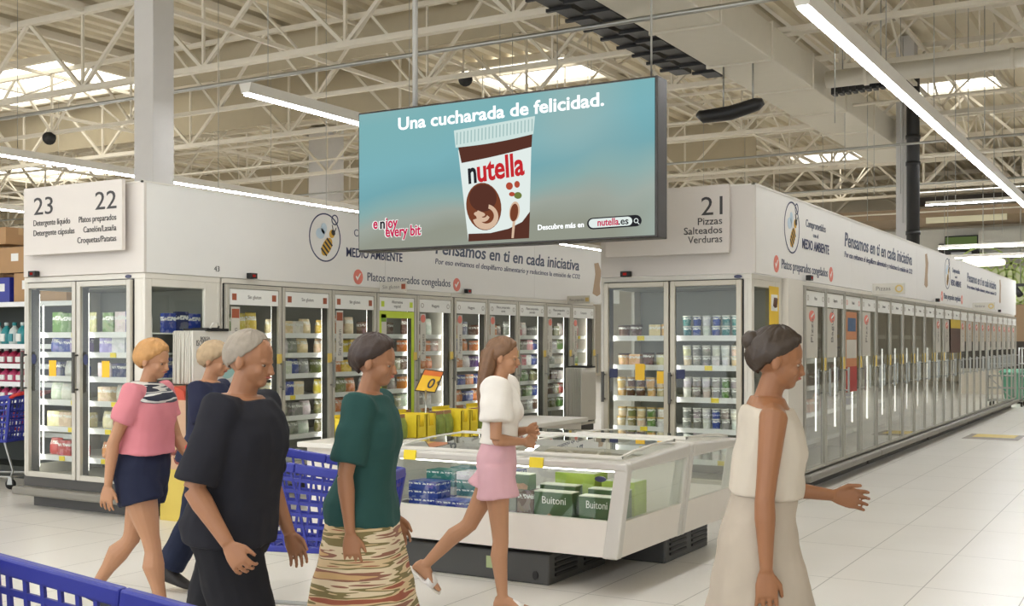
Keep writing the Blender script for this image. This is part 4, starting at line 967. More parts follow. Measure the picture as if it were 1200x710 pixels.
# goods inside the front island freezer
n_ = 0
for k, (x, y, h) in enumerate([(-4.56, 6.64, 5), (-4.3, 6.62, 3), (-4.04, 6.66, 2), (-4.56, 6.86, 6), (-4.3, 6.86, 6), (-4.04, 6.9, 6), (-4.5, 7.08, 6), (-4.2, 7.1, 6)]):
    for j in range(h):
        colr = random.choice(['blue', 'blue', 'blue', 'white', 'teal'])
        o = put('fish', (x, y, .331 + j * .0575), 0, colr, f'{colr} flat frozen carton, {["lowest", "second up", "third up", "fourth up", "fifth up", "sixth up"][j]} in the {ORD[k]} blue stack of the island freezer', 'flat blue cartons stacked in the island freezer', 'frozen food', jit=.03)
        o.scale = (1, 1, 1)
for k, x in enumerate((-3.82, -3.69)):
    for j in range(2):
        c_ = ['grey', 'brown', 'olive'][k]
        o = put('cartonL', (x - .03, 6.6 + .002 * k, .331 + j * .142), 0, c_, f'{c_} frozen carton, {["lower", "upper"][j]} at spot {["one", "two"][k]} beside the blue stacks', 'dull cartons beside the blue stacks', jit=0); o.scale = (.7, 1, 1)
GBOX = mat('dark_green_carton', (66, 98, 60), .4, var=.15, scale=9); FOOD = mat('pasta_picture', (168, 128, 96), .5, var=.5, scale=26); FLAP = mat('pale_carton_flap', (222, 224, 206), .5)
def green_box(x, y, z, wd, ht, dp, label, words):
    t = empty('frozen_pasta_carton', (x, y, z), label, 'frozen food', 'green cartons standing in the island freezer')
    obj('box', MB().box(x - wd / 2, x + wd / 2, y - dp / 2, y + dp / 2, z, z + ht), GBOX, t, bevel=.003)
    obj('top_flap', MB().box(x - wd / 2, x + wd / 2, y - dp / 2, y + dp / 2, z + ht, z + ht + .006), FLAP, t)
    pp = MB(); pp.prism([Vector((x + wd * a_, y - dp / 2, z + ht * b_)) for a_, b_ in ((-.42, .04), (.44, .04), (.46, .3), (.3, .46), (.1, .4), (-.1, .52), (-.3, .4), (-.44, .3))], (0, -.0012, 0)); obj('picture', pp, FOOD, t)
    for k, s_ in enumerate(words): text(s_, t, (x - wd * .3, y - dp / 2 - .0005, z + ht * (.74 - .15 * k)), (1, 0, 0), (0, 0, 1), .05 - .006 * k, LABEL, width=wd * (.62 + .06 * k), ext=.0006)
green_box(-3.50, 6.56, .331, .28, .285, .1, 'green frozen pasta carton, middle one standing against the island glass', ['Buitoni'])
green_box(-3.19, 6.56, .331, .24, .275, .1, 'green frozen pasta carton standing nearest the right corner post', ['Buitoni'])
green_box(-3.785, 6.57, .617, .2, .1, .1, 'small green frozen carton on top of the dull cartons', [])
green_box(-3.55, 6.72, .331, .27, .31, .1, 'green frozen pasta carton one row behind the middle carton', [])
green_box(-3.2, 6.74, .331, .27, .3, .1, 'green frozen pasta carton one row behind the corner carton', [])
LIME = mat('lime_carton', (166, 190, 76), .45, var=.25, scale=12)
def lime_box(x, y, z, wd, ht, dp, label):
    t = empty('frozen_vegetable_carton', (x, y, z), label, 'frozen food', 'lime cartons lying in the island freezer')
    obj('box', MB().box(x - wd / 2, x + wd / 2, y - dp / 2, y + dp / 2, z, z + ht), LIME, t, bevel=.003)
    obj('top_panel', MB().box(x - wd / 2 + .01, x + wd / 2 - .01, y - dp / 2 + .01, y + dp / 2 - .01, z + ht, z + ht + .002), FLAP, t)
lime_box(-3.5, 6.92, .331, .3, .38, .2, 'pale lime frozen carton deep in the island freezer, left of two')
lime_box(-3.19, 6.94, .331, .24, .34, .2, 'pale lime frozen carton deep in the island freezer, by the end glass')
t = empty('white_freezer_tray', (-3.85, 6.95, .331), 'plain white tray deep in the island freezer behind the shopper in pink shorts', 'tray')
obj('tray_body', MB().hexa([(-4.0 + .2, 6.8, .331), (-3.68, 6.8, .331), (-3.68, 7.2, .331), (-3.8, 7.2, .331)], [(-3.83, 6.78, .6), (-3.67, 6.78, .6), (-3.67, 7.22, .6), (-3.83, 7.22, .6)]), WHITE, t, bevel=.01)

# ------------------------------------------------------------------ display table with yellow cartons and green bags
TB = empty('display_table', (-5.4, 8.1, 0), 'low white display table left of the island freezers, carrying yellow cartons', 'table')
obj('table_top', MB().box(-5.75, -5.08, 6.6, 10.2, .8, .84), WHITE, TB, bevel=.006)
obj('skirt', MB().box(-5.7, -5.13, 6.66, 10.14, .1, .8), BWH, TB)
for x in (-5.66, -5.2):
    for y in (6.7, 10.05): obj('leg', MB().box(x, x + .04, y, y + .04, 0, .1), DARK, TB)
YCART = mat('yellow_display_carton', (226, 200, 44), .5); BAGG = mat('green_pod_bag', (128, 142, 62), .35, var=.35, scale=30, bump=.3); BAGT = mat('brown_bag_top', (150, 110, 84), .4)
def ycart(y, wd, label):
    t = empty('yellow_display_carton', (-5.25, y, .84), label, 'carton', 'yellow cartons on the display table')
    x0, x1 = -5.42, -5.12; b = MB()
    b.box(x0, x1, y, y + .006, .84, 1.025); b.box(x0, x1, y + wd - .006, y + wd, .84, 1.025); b.box(x0, x0 + .006, y, y + wd, .84, 1.05); b.box(x0, x1, y, y + wd, .84, .846)
    # front with a pull-out notch
    c_ = y + wd / 2; b.box(x1 - .006, x1, y, c_ - .03, .84, 1.025); b.box(x1 - .006, x1, c_ + .03, y + wd, .84, 1.025); b.box(x1 - .006, x1, c_ - .03, c_ + .03, .84, .93)
    obj('carton_walls', b, YCART, t)
    obj('notch_edge', MB().box(x1, x1 + .001, c_ - .032, c_ - .028, .93, 1.02), mat('dark_fold', (120, 100, 30), .6), t)
def gbag(y, label, x=-5.22):
    t = empty('green_vegetable_bag', (x, y, .841), label, 'bag', 'green bags between the yellow cartons')
    m_ = pillow_bag(.112, .175, .09); m_.v = [(x - p[1] * 1.0, y + p[0], .841 + p[2]) for p in m_.v]
    obj('bag_body', m_, BAGG, t)
    tp = MB(); tp.box(x - .008, x + .008, y - .05, y + .05, 1.0, 1.03); obj('bag_seal', tp, BAGT, t)
Y0_ = [('Y', 6.64, .23), ('B', 6.95), ('B', 7.075), ('B', 7.2), ('Y', 7.285, .128), ('Y', 7.417, .128), ('B', 7.615), ('B', 7.735), ('B', 7.855), ('Y', 7.925, .128), ('Y', 8.057, .128), ('B', 8.26), ('B', 8.385), ('Y', 8.46, .128), ('Y', 8.592, .128), ('B', 8.8), ('B', 8.925)]
nb_ = ny_ = 0
for e_ in Y0_:
    if e_[0] == 'B': gbag(e_[1], f'green vegetable bag, {ORD[nb_]} of the front row on the display table'); nb_ += 1
    else: ycart(e_[1], e_[2], f'yellow display carton, {ORD[ny_]} along the front row on the display table'); ny_ += 1
# second row of bags behind
for k in range(9):
    gbag(7.2 + k * .27, f'green vegetable bag, {ORD[k]} of the back row on the display table', x=-5.55)
# price sign on its clip
PS = empty('price_sign', at_x(498, 484, -5.3), 'yellow price sign in a dark frame clipped above the green bags', 'price sign')
dps = 9.55; cr = [at_d(px, py, dps) for px, py in ((485.5, 458), (510, 460.5), (521, 435), (497.5, 432))]
nrm = (cr[1] - cr[0]).cross(cr[3] - cr[0]).normalized(); ctr = sum(cr, Vector((0, 0, 0))) / 4
obj('sign_frame', MB().prism([p - nrm * .012 for p in cr], nrm * .016), mat('sign_frame_brown', (60, 44, 30), .5), PS)
ins = [ctr + (p - ctr) * .9 for p in cr]; obj('sign_card', MB().prism(ins, nrm * .008), mat('amber_card', (240, 190, 40), .5), PS)
hd_ = [ins[3].lerp(ins[0], .24), ins[2].lerp(ins[1], .24), ins[2], ins[3]]; obj('sign_heading', MB().prism([p + nrm * .008 for p in hd_], nrm * .002), mat('orange_heading', (214, 110, 34), .5), PS)
rgt = (cr[1] - cr[0]).normalized(); upv = (cr[3] - cr[0]).normalized()
upo = (upv - rgt * upv.dot(rgt)).normalized()
text('0', PS, ins[0].lerp(ins[1], .45) + (ins[3] - ins[0]) * .16 + nrm * .009, rgt, upo, .085, CHAR, bold=.02, shear=.35); text('€', PS, ins[0].lerp(ins[1], .88) + (ins[3] - ins[0]) * .36 + nrm * .009, rgt, upo, .04, CHAR, shear=.35)
st_ = at_x(499, 487, -5.3); obj('clip_stem', MB().tube([(st_.x, st_.y, .845), (st_.x, st_.y, 1.06), ctr - (ins[3] - ins[0]) * .45 - nrm * .01], .009, 8), STEEL, PS)
obj('clip_base', MB().lathe([(.028, 0), (.028, .01), (.012, .02)], 16, (st_.x, st_.y, .841)), BLACK, PS)

# ------------------------------------------------------------------ hanging bundle of insulated bags and cardboard display by the left side
ISO = mat('white_bag_print', (216, 212, 202), .45); ISO2 = mat('bag_edge', (204, 200, 188), .5); ISO3 = mat('bag_edge_shade', (128, 126, 114), .6)
def bundle(x0, x1, y0, y1, z0, z1, label, words, n=9):
    t = empty('insulated_bag_bundle', (x0, (y0 + y1) / 2, z0), label, 'bags')
    rod = MB(); rod.tube([(x0 - .02, (y0 + y1) / 2, z1 + .03), (x1 + .04, (y0 + y1) / 2, z1 + .03), (x1 + .05, (y0 + y1) / 2, z1 + .05)], .008, 8); rod.box(x0 - .02, x1 + .02, (y0 + y1) / 2 - .12, (y0 + y1) / 2 + .16, z1 + .005, z1 + .03)
    obj('hanging_rail', rod, BLACK, t)
    for k in range(n):
        a = x0 + (x1 - x0) * k / n; b = x0 + (x1 - x0) * (k + .82) / n; j = random.uniform(-.015, .015)
        q_ = obj('bag', MB().hexa([(a + .004, y0 + j, z0 + random.uniform(0, .02)), (b, y0 + j, z0), (b, y1 + j, z0), (a + .004, y1 + j, z0)], [(a, y0 + .012, z1), (b, y0 + .012, z1 + .01), (b, y1 - .012, z1 + .01), (a, y1 - .012, z1)]), ISO if k == n - 1 else ISO2, t, bevel=.004)
        q_['label'] = 'folded white insulated bag' if k == n - 1 else 'pale bag edge'
    if words:
        text('BOLSA', t, (x1 - .004, y0 + .1, z1 - .075), YU, ZU, .03, CHAR, ext=.001); text('ISOTERMICA', t, (x1 - .004, y0 + .05, z1 - .13), YU, ZU, .055, CHAR, width=.28, ext=.001)
        mb = MB(); ring_flat(mb, (x1 - .002, y1 - .12, z0 + .17), (0, 1, 0), (0, 0, 1), (.11, .13), (.095, .115), 28, (.003, 0, 0)); mb.prism(disc_pts((x1 - .002, y1 - .12, z0 + .17), (0, 1, 0), (0, 0, 1), .095, .115, 24), (.001, 0, 0)); obj('printed_globe', mb, mat('pale_teal_print', (150, 190, 184), .5), t)
        obj('handle_strap', MB().tube([(x1, y0 + .2, z1), (x1 + .01, y0 + .25, z1 + .08), (x1 + .01, y1 - .25, z1 + .08), (x1, y1 - .2, z1)], .008, 6), ISO, t)
bundle(-7.96, -7.7, 7.42, 7.98, 1.21, 1.69, 'thick hanging bundle of white BOLSA ISOTERMICA bags beside the end freezer', True, 10)
bundle(-7.86, -7.58, 15.0, 15.5, .42, 1.2, 'hanging bundle of grey bags at the far end of the left freezers', False, 9)
CB = empty('cardboard_display', (-7.7, 7.55, 0), 'tan and yellow cardboard display stand below the hanging insulated bags', 'display stand')
TANC = mat('tan_cardboard', (196, 158, 128), .6, var=.1); YC = mat('mustard_cardboard', (206, 182, 84), .6)
b = MB(); b.box(-7.86, -7.55, 7.2, 7.215, .02, 1.08); b.box(-7.86, -7.55, 7.92, 7.935, .02, 1.08); b.box(-7.87, -7.855, 7.2, 7.935, .02, 1.2); obj('side_panel', b, TANC, CB)
obj('base', MB().box(-7.87, -7.55, 7.198, 7.937, 0, .12), YC, CB); obj('lower_print', MB().box(-7.86, -7.55, 7.196, 7.2, .12, .46), YC, CB)
for z in (.4, .62, .84): obj('tray_shelf', MB().box(-7.855, -7.56, 7.215, 7.92, z, z + .012), WHITE, CB)
mb = MB()
for cx, cz, r in ((-7.7, .66, .07), (-7.65, .56, .05), (-7.78, .6, .055), (-7.72, .92, .06)): mb.prism(disc_pts((cx, 7.2, cz), (1, 0, 0), (0, 0, 1), r, r * 1.1, 14), (0, -.002, 0))
obj('printed_blots', mb, mat('maroon_print', (128, 62, 52), .6), CB)
mb = MB()
for cx, cz, r in ((-7.7, .67, .045), (-7.77, .7, .03), (-7.66, .57, .028)): mb.prism(disc_pts((cx, 7.198, cz), (1, 0, 0), (0, 0, 1), r, r, 14), (0, -.002, 0))
obj('printed_dots', mb, mat('cream_print', (226, 202, 150), .6), CB)
obj('red_topper', MB().prism([(-7.84, 7.2, 1.08), (-7.56, 7.2, 1.08), (-7.58, 7.2, 1.16), (-7.68, 7.2, 1.2), (-7.82, 7.2, 1.13)], (0, .7, 0)), mat('red_topper', (186, 66, 40), .5), CB)
obj('corner_pole', MB().tube([(-7.535, 7.2, 0), (-7.535, 7.2, 1.22)], .012, 8), BLACK, CB)
for k in range(3):
    for j, z in enumerate((.412, .632, .852)):
        put('cartonL', (-7.68, 7.38 + k * .19, z + .001), math.pi / 2, ['white', 'grey', 'brown'][(k + j) % 3], f'{["white","grey","brown"][(k + j) % 3]} carton, {ORD[k]} on the {["lowest","middle","highest"][j]} tray of the cardboard display', 'cartons in the cardboard display', 'carton', sc=.9)

# ------------------------------------------------------------------ gondola end of aisle 23
GO = empty('gondola_shelving', (-11.9, 8.75, 0), 'supermarket shelving at the left edge with cardboard boxes on top', 'shelving')
gx0, gx1, gy = -13.3, -10.3, 8.5
b = MB(); b.box(gx0, gx1, gy + .5, gy + .53, 0, 2.1); b.box(gx1, gx1 + .03, gy, gy + .53, 0, 2.1); b.box(gx0 - .03, gx0, gy, gy + .53, 0, 2.1); b.box(gx0, gx1, gy + .05, gy + .5, 0, .14); obj('frame', b, mat('dark_green_grey', (58, 62, 56), .6), GO)
lev = [.16, .55, .92, 1.12, 1.33, 1.56, 2.05]
for z in lev[1:]:
    s_ = obj('shelf', MB().box(gx0, gx1, gy, gy + .5, z - .03, z), mat('cream_shelf', (208, 204, 190), .5), GO); obj('price_rail', MB().box(gx0, gx1, gy - .02, gy, z - .045, z + .01), RAIL, s_)
CARD = mat('brown_cardboard', (176, 138, 96), .65, var=.08); TAPE = mat('parcel_tape', (196, 160, 112), .4)
def cbox(x, y, z, wd, ht, dp, label, m=CARD):
    t = empty('cardboard_box', (x, y, z), label, 'box', 'cardboard boxes on top of the left shelving')
    obj('box', MB().box(x - wd / 2, x + wd / 2, y - dp / 2, y + dp / 2, z, z + ht), m, t, bevel=.004)
    obj('tape', MB().box(x - wd / 2 - .001, x + wd / 2 + .001, y - .03, y + .03, z + ht * .6, z + ht + .001), TAPE, t)
    obj('box_label', MB().box(x - .05, x + .08, y - dp / 2 - .002, y - dp / 2, z + ht * .45, z + ht * .75), LABEL, t)
cbox(-12.42, 8.73, 2.055, .3, .44, .4, 'brown cardboard box at the left picture edge on the shelving', CARD)
cbox(-12.0, 8.73, 2.055, .34, .3, .4, 'dark blue box standing on top of the left shelving', BLUE)
cbox(-11.55, 8.73, 2.055, .4, .34, .4, 'brown box right of the blue box, lower of two')
cbox(-11.75, 8.73, 2.405, .78, .3, .4, 'wide brown box on top of the blue and brown boxes'); cbox(-12.42, 8.73, 2.5, .34, .24, .4, 'small brown box on the leftmost box'); cbox(-11.05, 8.73, 2.055, .45, .55, .4, 'tall brown box behind the freezer edge')
cbox(-12.1, 8.73, 2.75, .4, .0 + .2, .4, 'topmost brown box of the left pile')
PINKB = mat('pink_pack', (196, 70, 112), .4, var=.2, scale=20); REDP = mat('crimson_pack', (160, 36, 70), .4, var=.2, scale=20); TEALB = mat('teal_bottle', (46, 140, 146), .35, var=.15, scale=12); WB = mat('white_bottle', (206, 216, 212), .35)
def bottle(x, y, z, m1, m2, ht, r, label, grp):
    t = empty('detergent_bottle', (x, y, z), label, 'bottle', grp)
    obj('bottle_body', MB().lathe([(r * .9, 0), (r, .02), (r, ht * .55), (r * .8, ht * .7), (r * .35, ht * .82), (r * .35, ht * .88)], 14, (x, y, z)), m1, t)
    obj('cap', MB().lathe([(r * .4, ht * .87), (r * .42, ht), (r * .3, ht + .005)], 12, (x, y, z)), m2, t)
    obj('front_label', MB().box(x - r * .6, x + r * .6, y - r - .003, y - r * .8, z + ht * .15, z + ht * .5), LABEL if m1 is not WB else m2, t)
for k in range(8):
    for (z, m1, m2, ht, r, nm, sh) in ((1.561, WB if k % 2 else TEALB, TEALB if k % 2 else WB, .26, .062, 'teal and white', 'upper'), (1.331, REDP, LABEL, .18, .068, 'crimson', 'second'), (1.121, PINKB, REDP, .17, .064, 'pink', 'third'), (.921, PINKB, LABEL, .15, .06, 'pink', 'fourth'), (.551, REDP, LABEL, .26, .062, 'crimson', 'low')):
        bottle(-12.6 + k * .148, 8.62, z, m1, m2, ht, r, f'{nm} detergent bottle, {ORD[k]} on the {sh} bottle shelf at the left edge', f'detergent bottles on the {sh} shelf')

# ------------------------------------------------------------------ shopping carts
def cart(loc, rz, label, seat=True):
    t = empty('shopping_cart', (0, 0, 0), label, 'shopping cart', 'blue plastic shopping carts')
    # local x: pushing direction; handle at x=-.45
    L0, L1, W0, W1, zt0, zt1, zb0, zb1 = -.42, .48, .27, .21, 1.0, .88, .52, .5
    def lerp(a, b, k): return a + (b - a) * k
    def pt(k, side, h):   # k along, h 0 bottom..1 top
        x = lerp(L0, L1, k) - (1 - h) * (.0 if k < .5 else .06) + (1 - h) * (.08 if k < .5 else 0)
        return Vector((x, side * (lerp(W0, W1, k) - (1 - h) * .05), lerp(lerp(zb0, zb1, k), lerp(zt0, zt1, k), h)))
    rim = MB(); loop = [pt(0, 1, 1), pt(.5, 1, 1), pt(1, 1, 1), pt(1, -1, 1), pt(.5, -1, 1), pt(0, -1, 1), pt(0, 1, 1)]
    for a, b in zip(loop, loop[1:]): rim.bar(a, b, .035, .05)
    for k in (0, 1):
        for sd in (1, -1): rim.bar(pt(k, sd, 0), pt(k, sd, 1), .035, .035)
    lo = [pt(0, 1, 0), pt(1, 1, 0), pt(1, -1, 0), pt(0, -1, 0), pt(0, 1, 0)]
    for a, b in zip(lo, lo[1:]): rim.bar(a, b, .03, .035)
    obj('basket_rim', rim, BLUE, t, bevel=.008)
    g = MB()
    for sd in (1, -1):
        for i in range(1, 15): g.bar(pt(i / 15, sd, 0), pt(i / 15, sd, 1), .012, .012)
        for i in range(1, 7): g.bar(pt(0, sd, i / 7), pt(1, sd, i / 7), .01, .018)
    for k in (0, 1):
        for i in range(1, 8): g.bar(pt(k, -1, 0).lerp(pt(k, 1, 0), i / 8), pt(k, -1, 1).lerp(pt(k, 1, 1), i / 8), .012, .012)
        for i in range(1, 6): g.bar(pt(k, -1, i / 6), pt(k, 1, i / 6), .01, .018)
    for i in range(1, 12): g.bar(pt(i / 12, -1, 0), pt(i / 12, 1, 0), .012, .012)
    for i in range(1, 7): g.bar(pt(0, -1, 0).lerp(pt(0, 1, 0), i / 7), pt(1, -1, 0).lerp(pt(1, 1, 0), i / 7), .012, .012)
    obj('basket_grille', g, BLUE, t)
    h = MB(); h.tube([(-.56, -.26, 1.04), (-.56, .26, 1.04)], .018, 10); obj('handle', h, RED, t)
    hb = MB()
    for sd in (1, -1): hb.tube([(-.56, sd * .25, 1.04), (-.48, sd * .27, 1.02), pt(0, sd, .98)], .02, 8)
    obj('handle_bracket', hb, RED, t)
    f = MB()
    for sd in (1, -1): f.tube([(-.36, sd * .2, .98), (-.3, sd * .2, .52), (-.42, sd * .22, .2), (-.4, sd * .23, .13), (.35, sd * .17, .13), (.44, sd * .15, .5)], .013, 8)
    f.tube([(-.4, -.23, .13), (-.4, .23, .13)], .012, 8); f.tube([(.35, -.17, .13), (.35, .17, .13)], .012, 8)
    obj('chassis', f, STEEL, t)
    for (x, sd) in ((-.4, 1), (-.4, -1), (.34, 1), (.34, -1)):
        y = sd * (.23 if x < 0 else .17)
        w_ = obj('wheel', MB().tube([(x, y - .015, .055), (x, y + .015, .055)], .055, 16), BLACK, t)
        obj('caster', MB().hexa([(x - .03, y - .022, .05), (x + .03, y - .022, .05), (x + .03, y + .022, .05), (x - .03, y + .022, .05)], [(x - .02, y - .018, .13), (x + .02, y - .018, .13), (x + .02, y + .018, .13), (x - .02, y + .018, .13)]), STEEL, w_)
    t.location = loc; t.rotation_euler = (0, 0, rz)
    return t
cart((-11.35, 7.95, 0), math.radians(200), 'blue shopping cart parked at the left edge before the shelving')
_az = math.radians(12); _p = at_d(-10, 657, 3.1); _o = Matrix.Rotation(_az, 3, 'Z') @ Vector((-.42, .27, 0))
cart((_p.x - _o.x, _p.y - _o.y, 0), _az, 'blue shopping cart in the lower left corner pushed by nobody in view')
cart((-4.06, 4.74, 0), math.radians(20), 'blue shopping cart between the man in black and the teal-shirted shopper')
# ------------------------------------------------------------------ shoppers
def skin_mat(name, c): return mat(name, c, .5, var=.06, scale=5)
def cloth_mat(name, c, var=.08): return mat(name, c, .85, var=var, scale=7, bump=.5, spec=.2)
def stripe_mat(name, cols, sc, axis='Z'):
    m = bpy.data.materials.new(name); m.use_nodes = True; nt = m.node_tree; L = nt.links; b = nt.nodes['Principled BSDF']; b.inputs['Roughness'].default_value = .85
    tc = nt.nodes.new('ShaderNodeTexCoord'); mp = nt.nodes.new('ShaderNodeMapping'); L.new(tc.outputs['Object'], mp.inputs[0])
    nz = nt.nodes.new('ShaderNodeTexNoise'); nz.inputs['Scale'].default_value = 1.0; nz.inputs['Detail'].default_value = 2
    mp.inputs['Scale'].default_value = (2.0, 2.0, sc); L.new(mp.outputs[0], nz.inputs['Vector'])
    rp = nt.nodes.new('ShaderNodeValToRGB'); rp.color_ramp.interpolation = 'CONSTANT'; e = rp.color_ramp.elements
    n = len(cols); e[0].position = .3; e[0].color = srgb(*cols[0]); e[1].position = .3 + .4 * (n - 1) / n; e[1].color = srgb(*cols[-1])
    for k in range(1, n - 1): q_ = e.new(.3 + .4 * k / n); q_.color = srgb(*cols[k])
    L.new(nz.outputs['Fac'], rp.inputs[0]); L.new(rp.outputs[0], b.inputs['Base Color']); return m
TORSO = [(.465, .0, .070, .055), (.50, -.004, .093, .066), (.535, -.010, .099, .071), (.58, -.004, .091, .063), (.625, .002, .078, .054), (.68, .005, .084, .058), (.73, .008, .094, .064), (.775, .004, .099, .060), (.81, -.003, .096, .050), (.832, -.007, .070, .040), (.848, -.008, .040, .034)]
def tor(z, male):
    for a, b in zip(TORSO, TORSO[1:]):
        if a[0] <= z <= b[0]:
            k = (z - a[0]) / (b[0] - a[0]); r = [a[i] + (b[i] - a[i]) * k for i in range(4)]; break
    else: r = list(TORSO[0] if z < TORSO[0][0] else TORSO[-1])
    if male and z > .56: f = 1 + .16 * min(1, (z - .56) / .08); r[2] *= f; r[3] *= f * 1.02
    return r
def person(loc, rz, H, label, pose, sk, male=False, build=1.0):
    P_ = {'t': empty('person', (0, 0, 0), label, 'person'), 'H': H, 'male': male, 'build': build}
    lean = math.radians(pose.get('lean', 3)); hz = .52 * H
    def T(p):      # torso lean about the hips
        p = Vector(p); x, z = p.x, p.z - hz; return Vector((x * math.cos(lean) + z * math.sin(lean), p.y, hz + z * math.cos(lean) - x * math.sin(lean)))
    hy, hp = math.radians(pose.get('head_yaw', 0)), math.radians(pose.get('head_pitch', 0))
    HR = Matrix.Rotation(hy, 3, 'Z') @ Matrix.Rotation(hp, 3, 'Y'); hc = Vector((0, 0, .87 * H))
    def HT(p): return T(hc + HR @ (Vector(p) - hc))
    P_['T'] = T; P_['HT'] = HT
    b = MB()
    def ring(z, infl=0.0, n=20, sx=1.0):
        _, cx, hw, hd = tor(z, male); hw = hw * H * build + infl; hd = hd * H * build * sx + infl
        return [T((cx * H + hd * (abs(math.cos(a)) ** .85) * (1 if math.cos(a) > 0 else -1), hw * (abs(math.sin(a)) ** .85) * (1 if math.sin(a) > 0 else -1), z * H)) for a in [2 * math.pi * k / n for k in range(n)]]
    P_['ring'] = ring
    b.loft([ring(z) for z in (.462, .48, .50, .535, .58, .625, .68, .73, .775, .81, .832, .848)])
    if not male:
        for s in (1, -1): b.ell(T((.045 * H, s * .042 * H, .725 * H)), .032 * H, .038 * H, .038 * H, 12, 8)
    b.tube([T((-.010 * H, 0, .825 * H)), T((-.004 * H, 0, .86 * H)), HT((.004 * H, 0, .90 * H))], [.038 * H if male else .033 * H, .033 * H if male else .029 * H, .033 * H if male else .029 * H], 14)
    # head: cranium, face, jaw, nose, lips, ears, brow
    def hell(c, r, n=16): 
        rot = Matrix.Rotation(lean, 3, 'Y') @ HR
        b.ell(HT((c[0] * H, c[1] * H, c[2] * H)), r[0] * H, r[1] * H, r[2] * H, n, 12, rot=rot)
    hell((-.002, 0, .947), (.058, .045, .053)); hell((.018, 0, .915), (.036, .037, .046)); hell((.030, 0, .886), (.021, .021, .016))
    hell((.046, 0, .935), (.010, .030, .009)); hell((.055, 0, .917), (.0095, .0065, .014)); hell((.060, 0, .910), (.0085, .009, .006)); hell((.050, 0, .898), (.008, .014, .006))
    for s in (1, -1): hell((-.004, s * .046, .925), (.011, .006, .018), 10); hell((.036, s * .022, .912), (.014, .013, .014), 10)
    # legs
    P_['leg'] = {}; low = 9
    for sd, s in (('R', -1), ('L', 1)):
        h, kf = [math.radians(q_) for q_ in pose['legs'][sd][:2]]; ft = math.radians(pose['legs'][sd][2] if len(pose['legs'][sd]) > 2 else 0)
        hip = Vector((-.004 * H, s * .05 * H, .515 * H)); td = Vector((math.sin(h), 0, -math.cos(h))); sdv = Vector((math.sin(h - kf), 0, -math.cos(h - kf)))
        knee = hip + td * .243 * H + Vector((0, -s * .008 * H, 0)); ank = knee + sdv * .238 * H; P_['leg'][sd] = (hip, knee, ank, ft)
        B_ = build
        b.tube([hip + Vector((0, 0, .015 * H)), hip.lerp(knee, .25), hip.lerp(knee, .6), hip.lerp(knee, .9), knee + td * .01 * H], [.056 * H * B_, .053 * H * B_, .042 * H * B_, .033 * H, .031 * H], 14)
        fw = Vector((-sdv.z, 0, sdv.x)) * -1
        cal = -Vector((math.cos(h - kf), 0, math.sin(h - kf))) * .008 * H
        b.tube([knee, knee.lerp(ank, .12), knee.lerp(ank, .32) + cal, knee.lerp(ank, .6) + cal * .5, knee.lerp(ank, .92), ank], [.031 * H, .030 * H, .034 * H * B_, .026 * H, .0195 * H, .021 * H], 14)
        f = Vector((math.cos(ft), 0, math.sin(ft))); u_ = Vector((-math.sin(ft), 0, math.cos(ft))); rings = []
        for (x, hw, z0, z1) in ((-.034, .012, -.034, -.012), (-.026, .019, -.039, .01), (.0, .02, -.039, .022), (.03, .023, -.039, .008), (.065, .028, -.039, -.012), (.09, .026, -.039, -.021), (.108, .014, -.038, -.027)):
            cz = (z0 + z1) / 2; rz_ = (z1 - z0) / 2
            rings.append([ank + (f * x + Vector((0, hw * math.cos(a), 0)) + u_ * (cz + rz_ * math.sin(a))) * H for a in [2 * math.pi * k / 12 for k in range(12)]])
            low = min(low, min(p.z for p in rings[-1]))
        b.loft(rings)
    # arms and hands
    P_['arm'] = {}
    for sd, s in (('R', -1), ('L', 1)):
        a0, ef = [math.radians(q_) for q_ in pose['arms'][sd][:2]]; ab = math.radians(pose['arms'][sd][2] if len(pose['arms'][sd]) > 2 else 8); curl = pose['arms'][sd][3] if len(pose['arms'][sd]) > 3 else 22; inn = math.radians(pose['arms'][sd][4]) if len(pose['arms'][sd]) > 4 else 0
        sw = (.118 if male else .103) * H
        sh = T((-.004 * H, s * sw, .808 * H)); ud = Vector((math.sin(a0) * math.cos(ab), s * math.sin(ab), -math.cos(a0) * math.cos(ab)))
        el = sh + ud * .178 * H; fd = Vector((math.sin(a0 + ef) * math.cos(inn), s * math.sin(ab) * .3 - s * math.sin(inn), -math.cos(a0 + ef))).normalized(); wr = el + fd * .148 * H
        P_['arm'][sd] = (sh, el, wr, fd); k_ = 1.15 if male else 1.0
        b.tube([T((0, s * sw * .55, .81 * H)), sh, sh.lerp(el, .3), sh.lerp(el, .75), el], [.03 * H, .031 * H * k_, .027 * H * k_, .0225 * H * k_, .021 * H * k_], 12)
        b.tube([el, el.lerp(wr, .25), el.lerp(wr, .65), wr], [.0215 * H * k_, .0225 * H * k_, .017 * H * k_, .0135 * H * k_], 12)
        nrm = Vector((0, -s, 0)); nrm = (nrm - fd * nrm.dot(fd)).normalized(); ac = nrm.cross(fd) * s      # palm normal, across-hand towards the thumb
        if ac.x < 0: ac = -ac
        hs = H / 1.65; rings = []
        for (l, hw, th) in ((-.01, .021, .0155), (.02, .033, .0145), (.055, .041, .0135), (.084, .041, .0115), (.092, .036, .008)):
            rings.append([wr + (fd * l + ac * hw * math.cos(a) + nrm * th * math.sin(a)) * hs for a in [2 * math.pi * q_ / 12 for q_ in range(12)]])
        b.loft(rings)
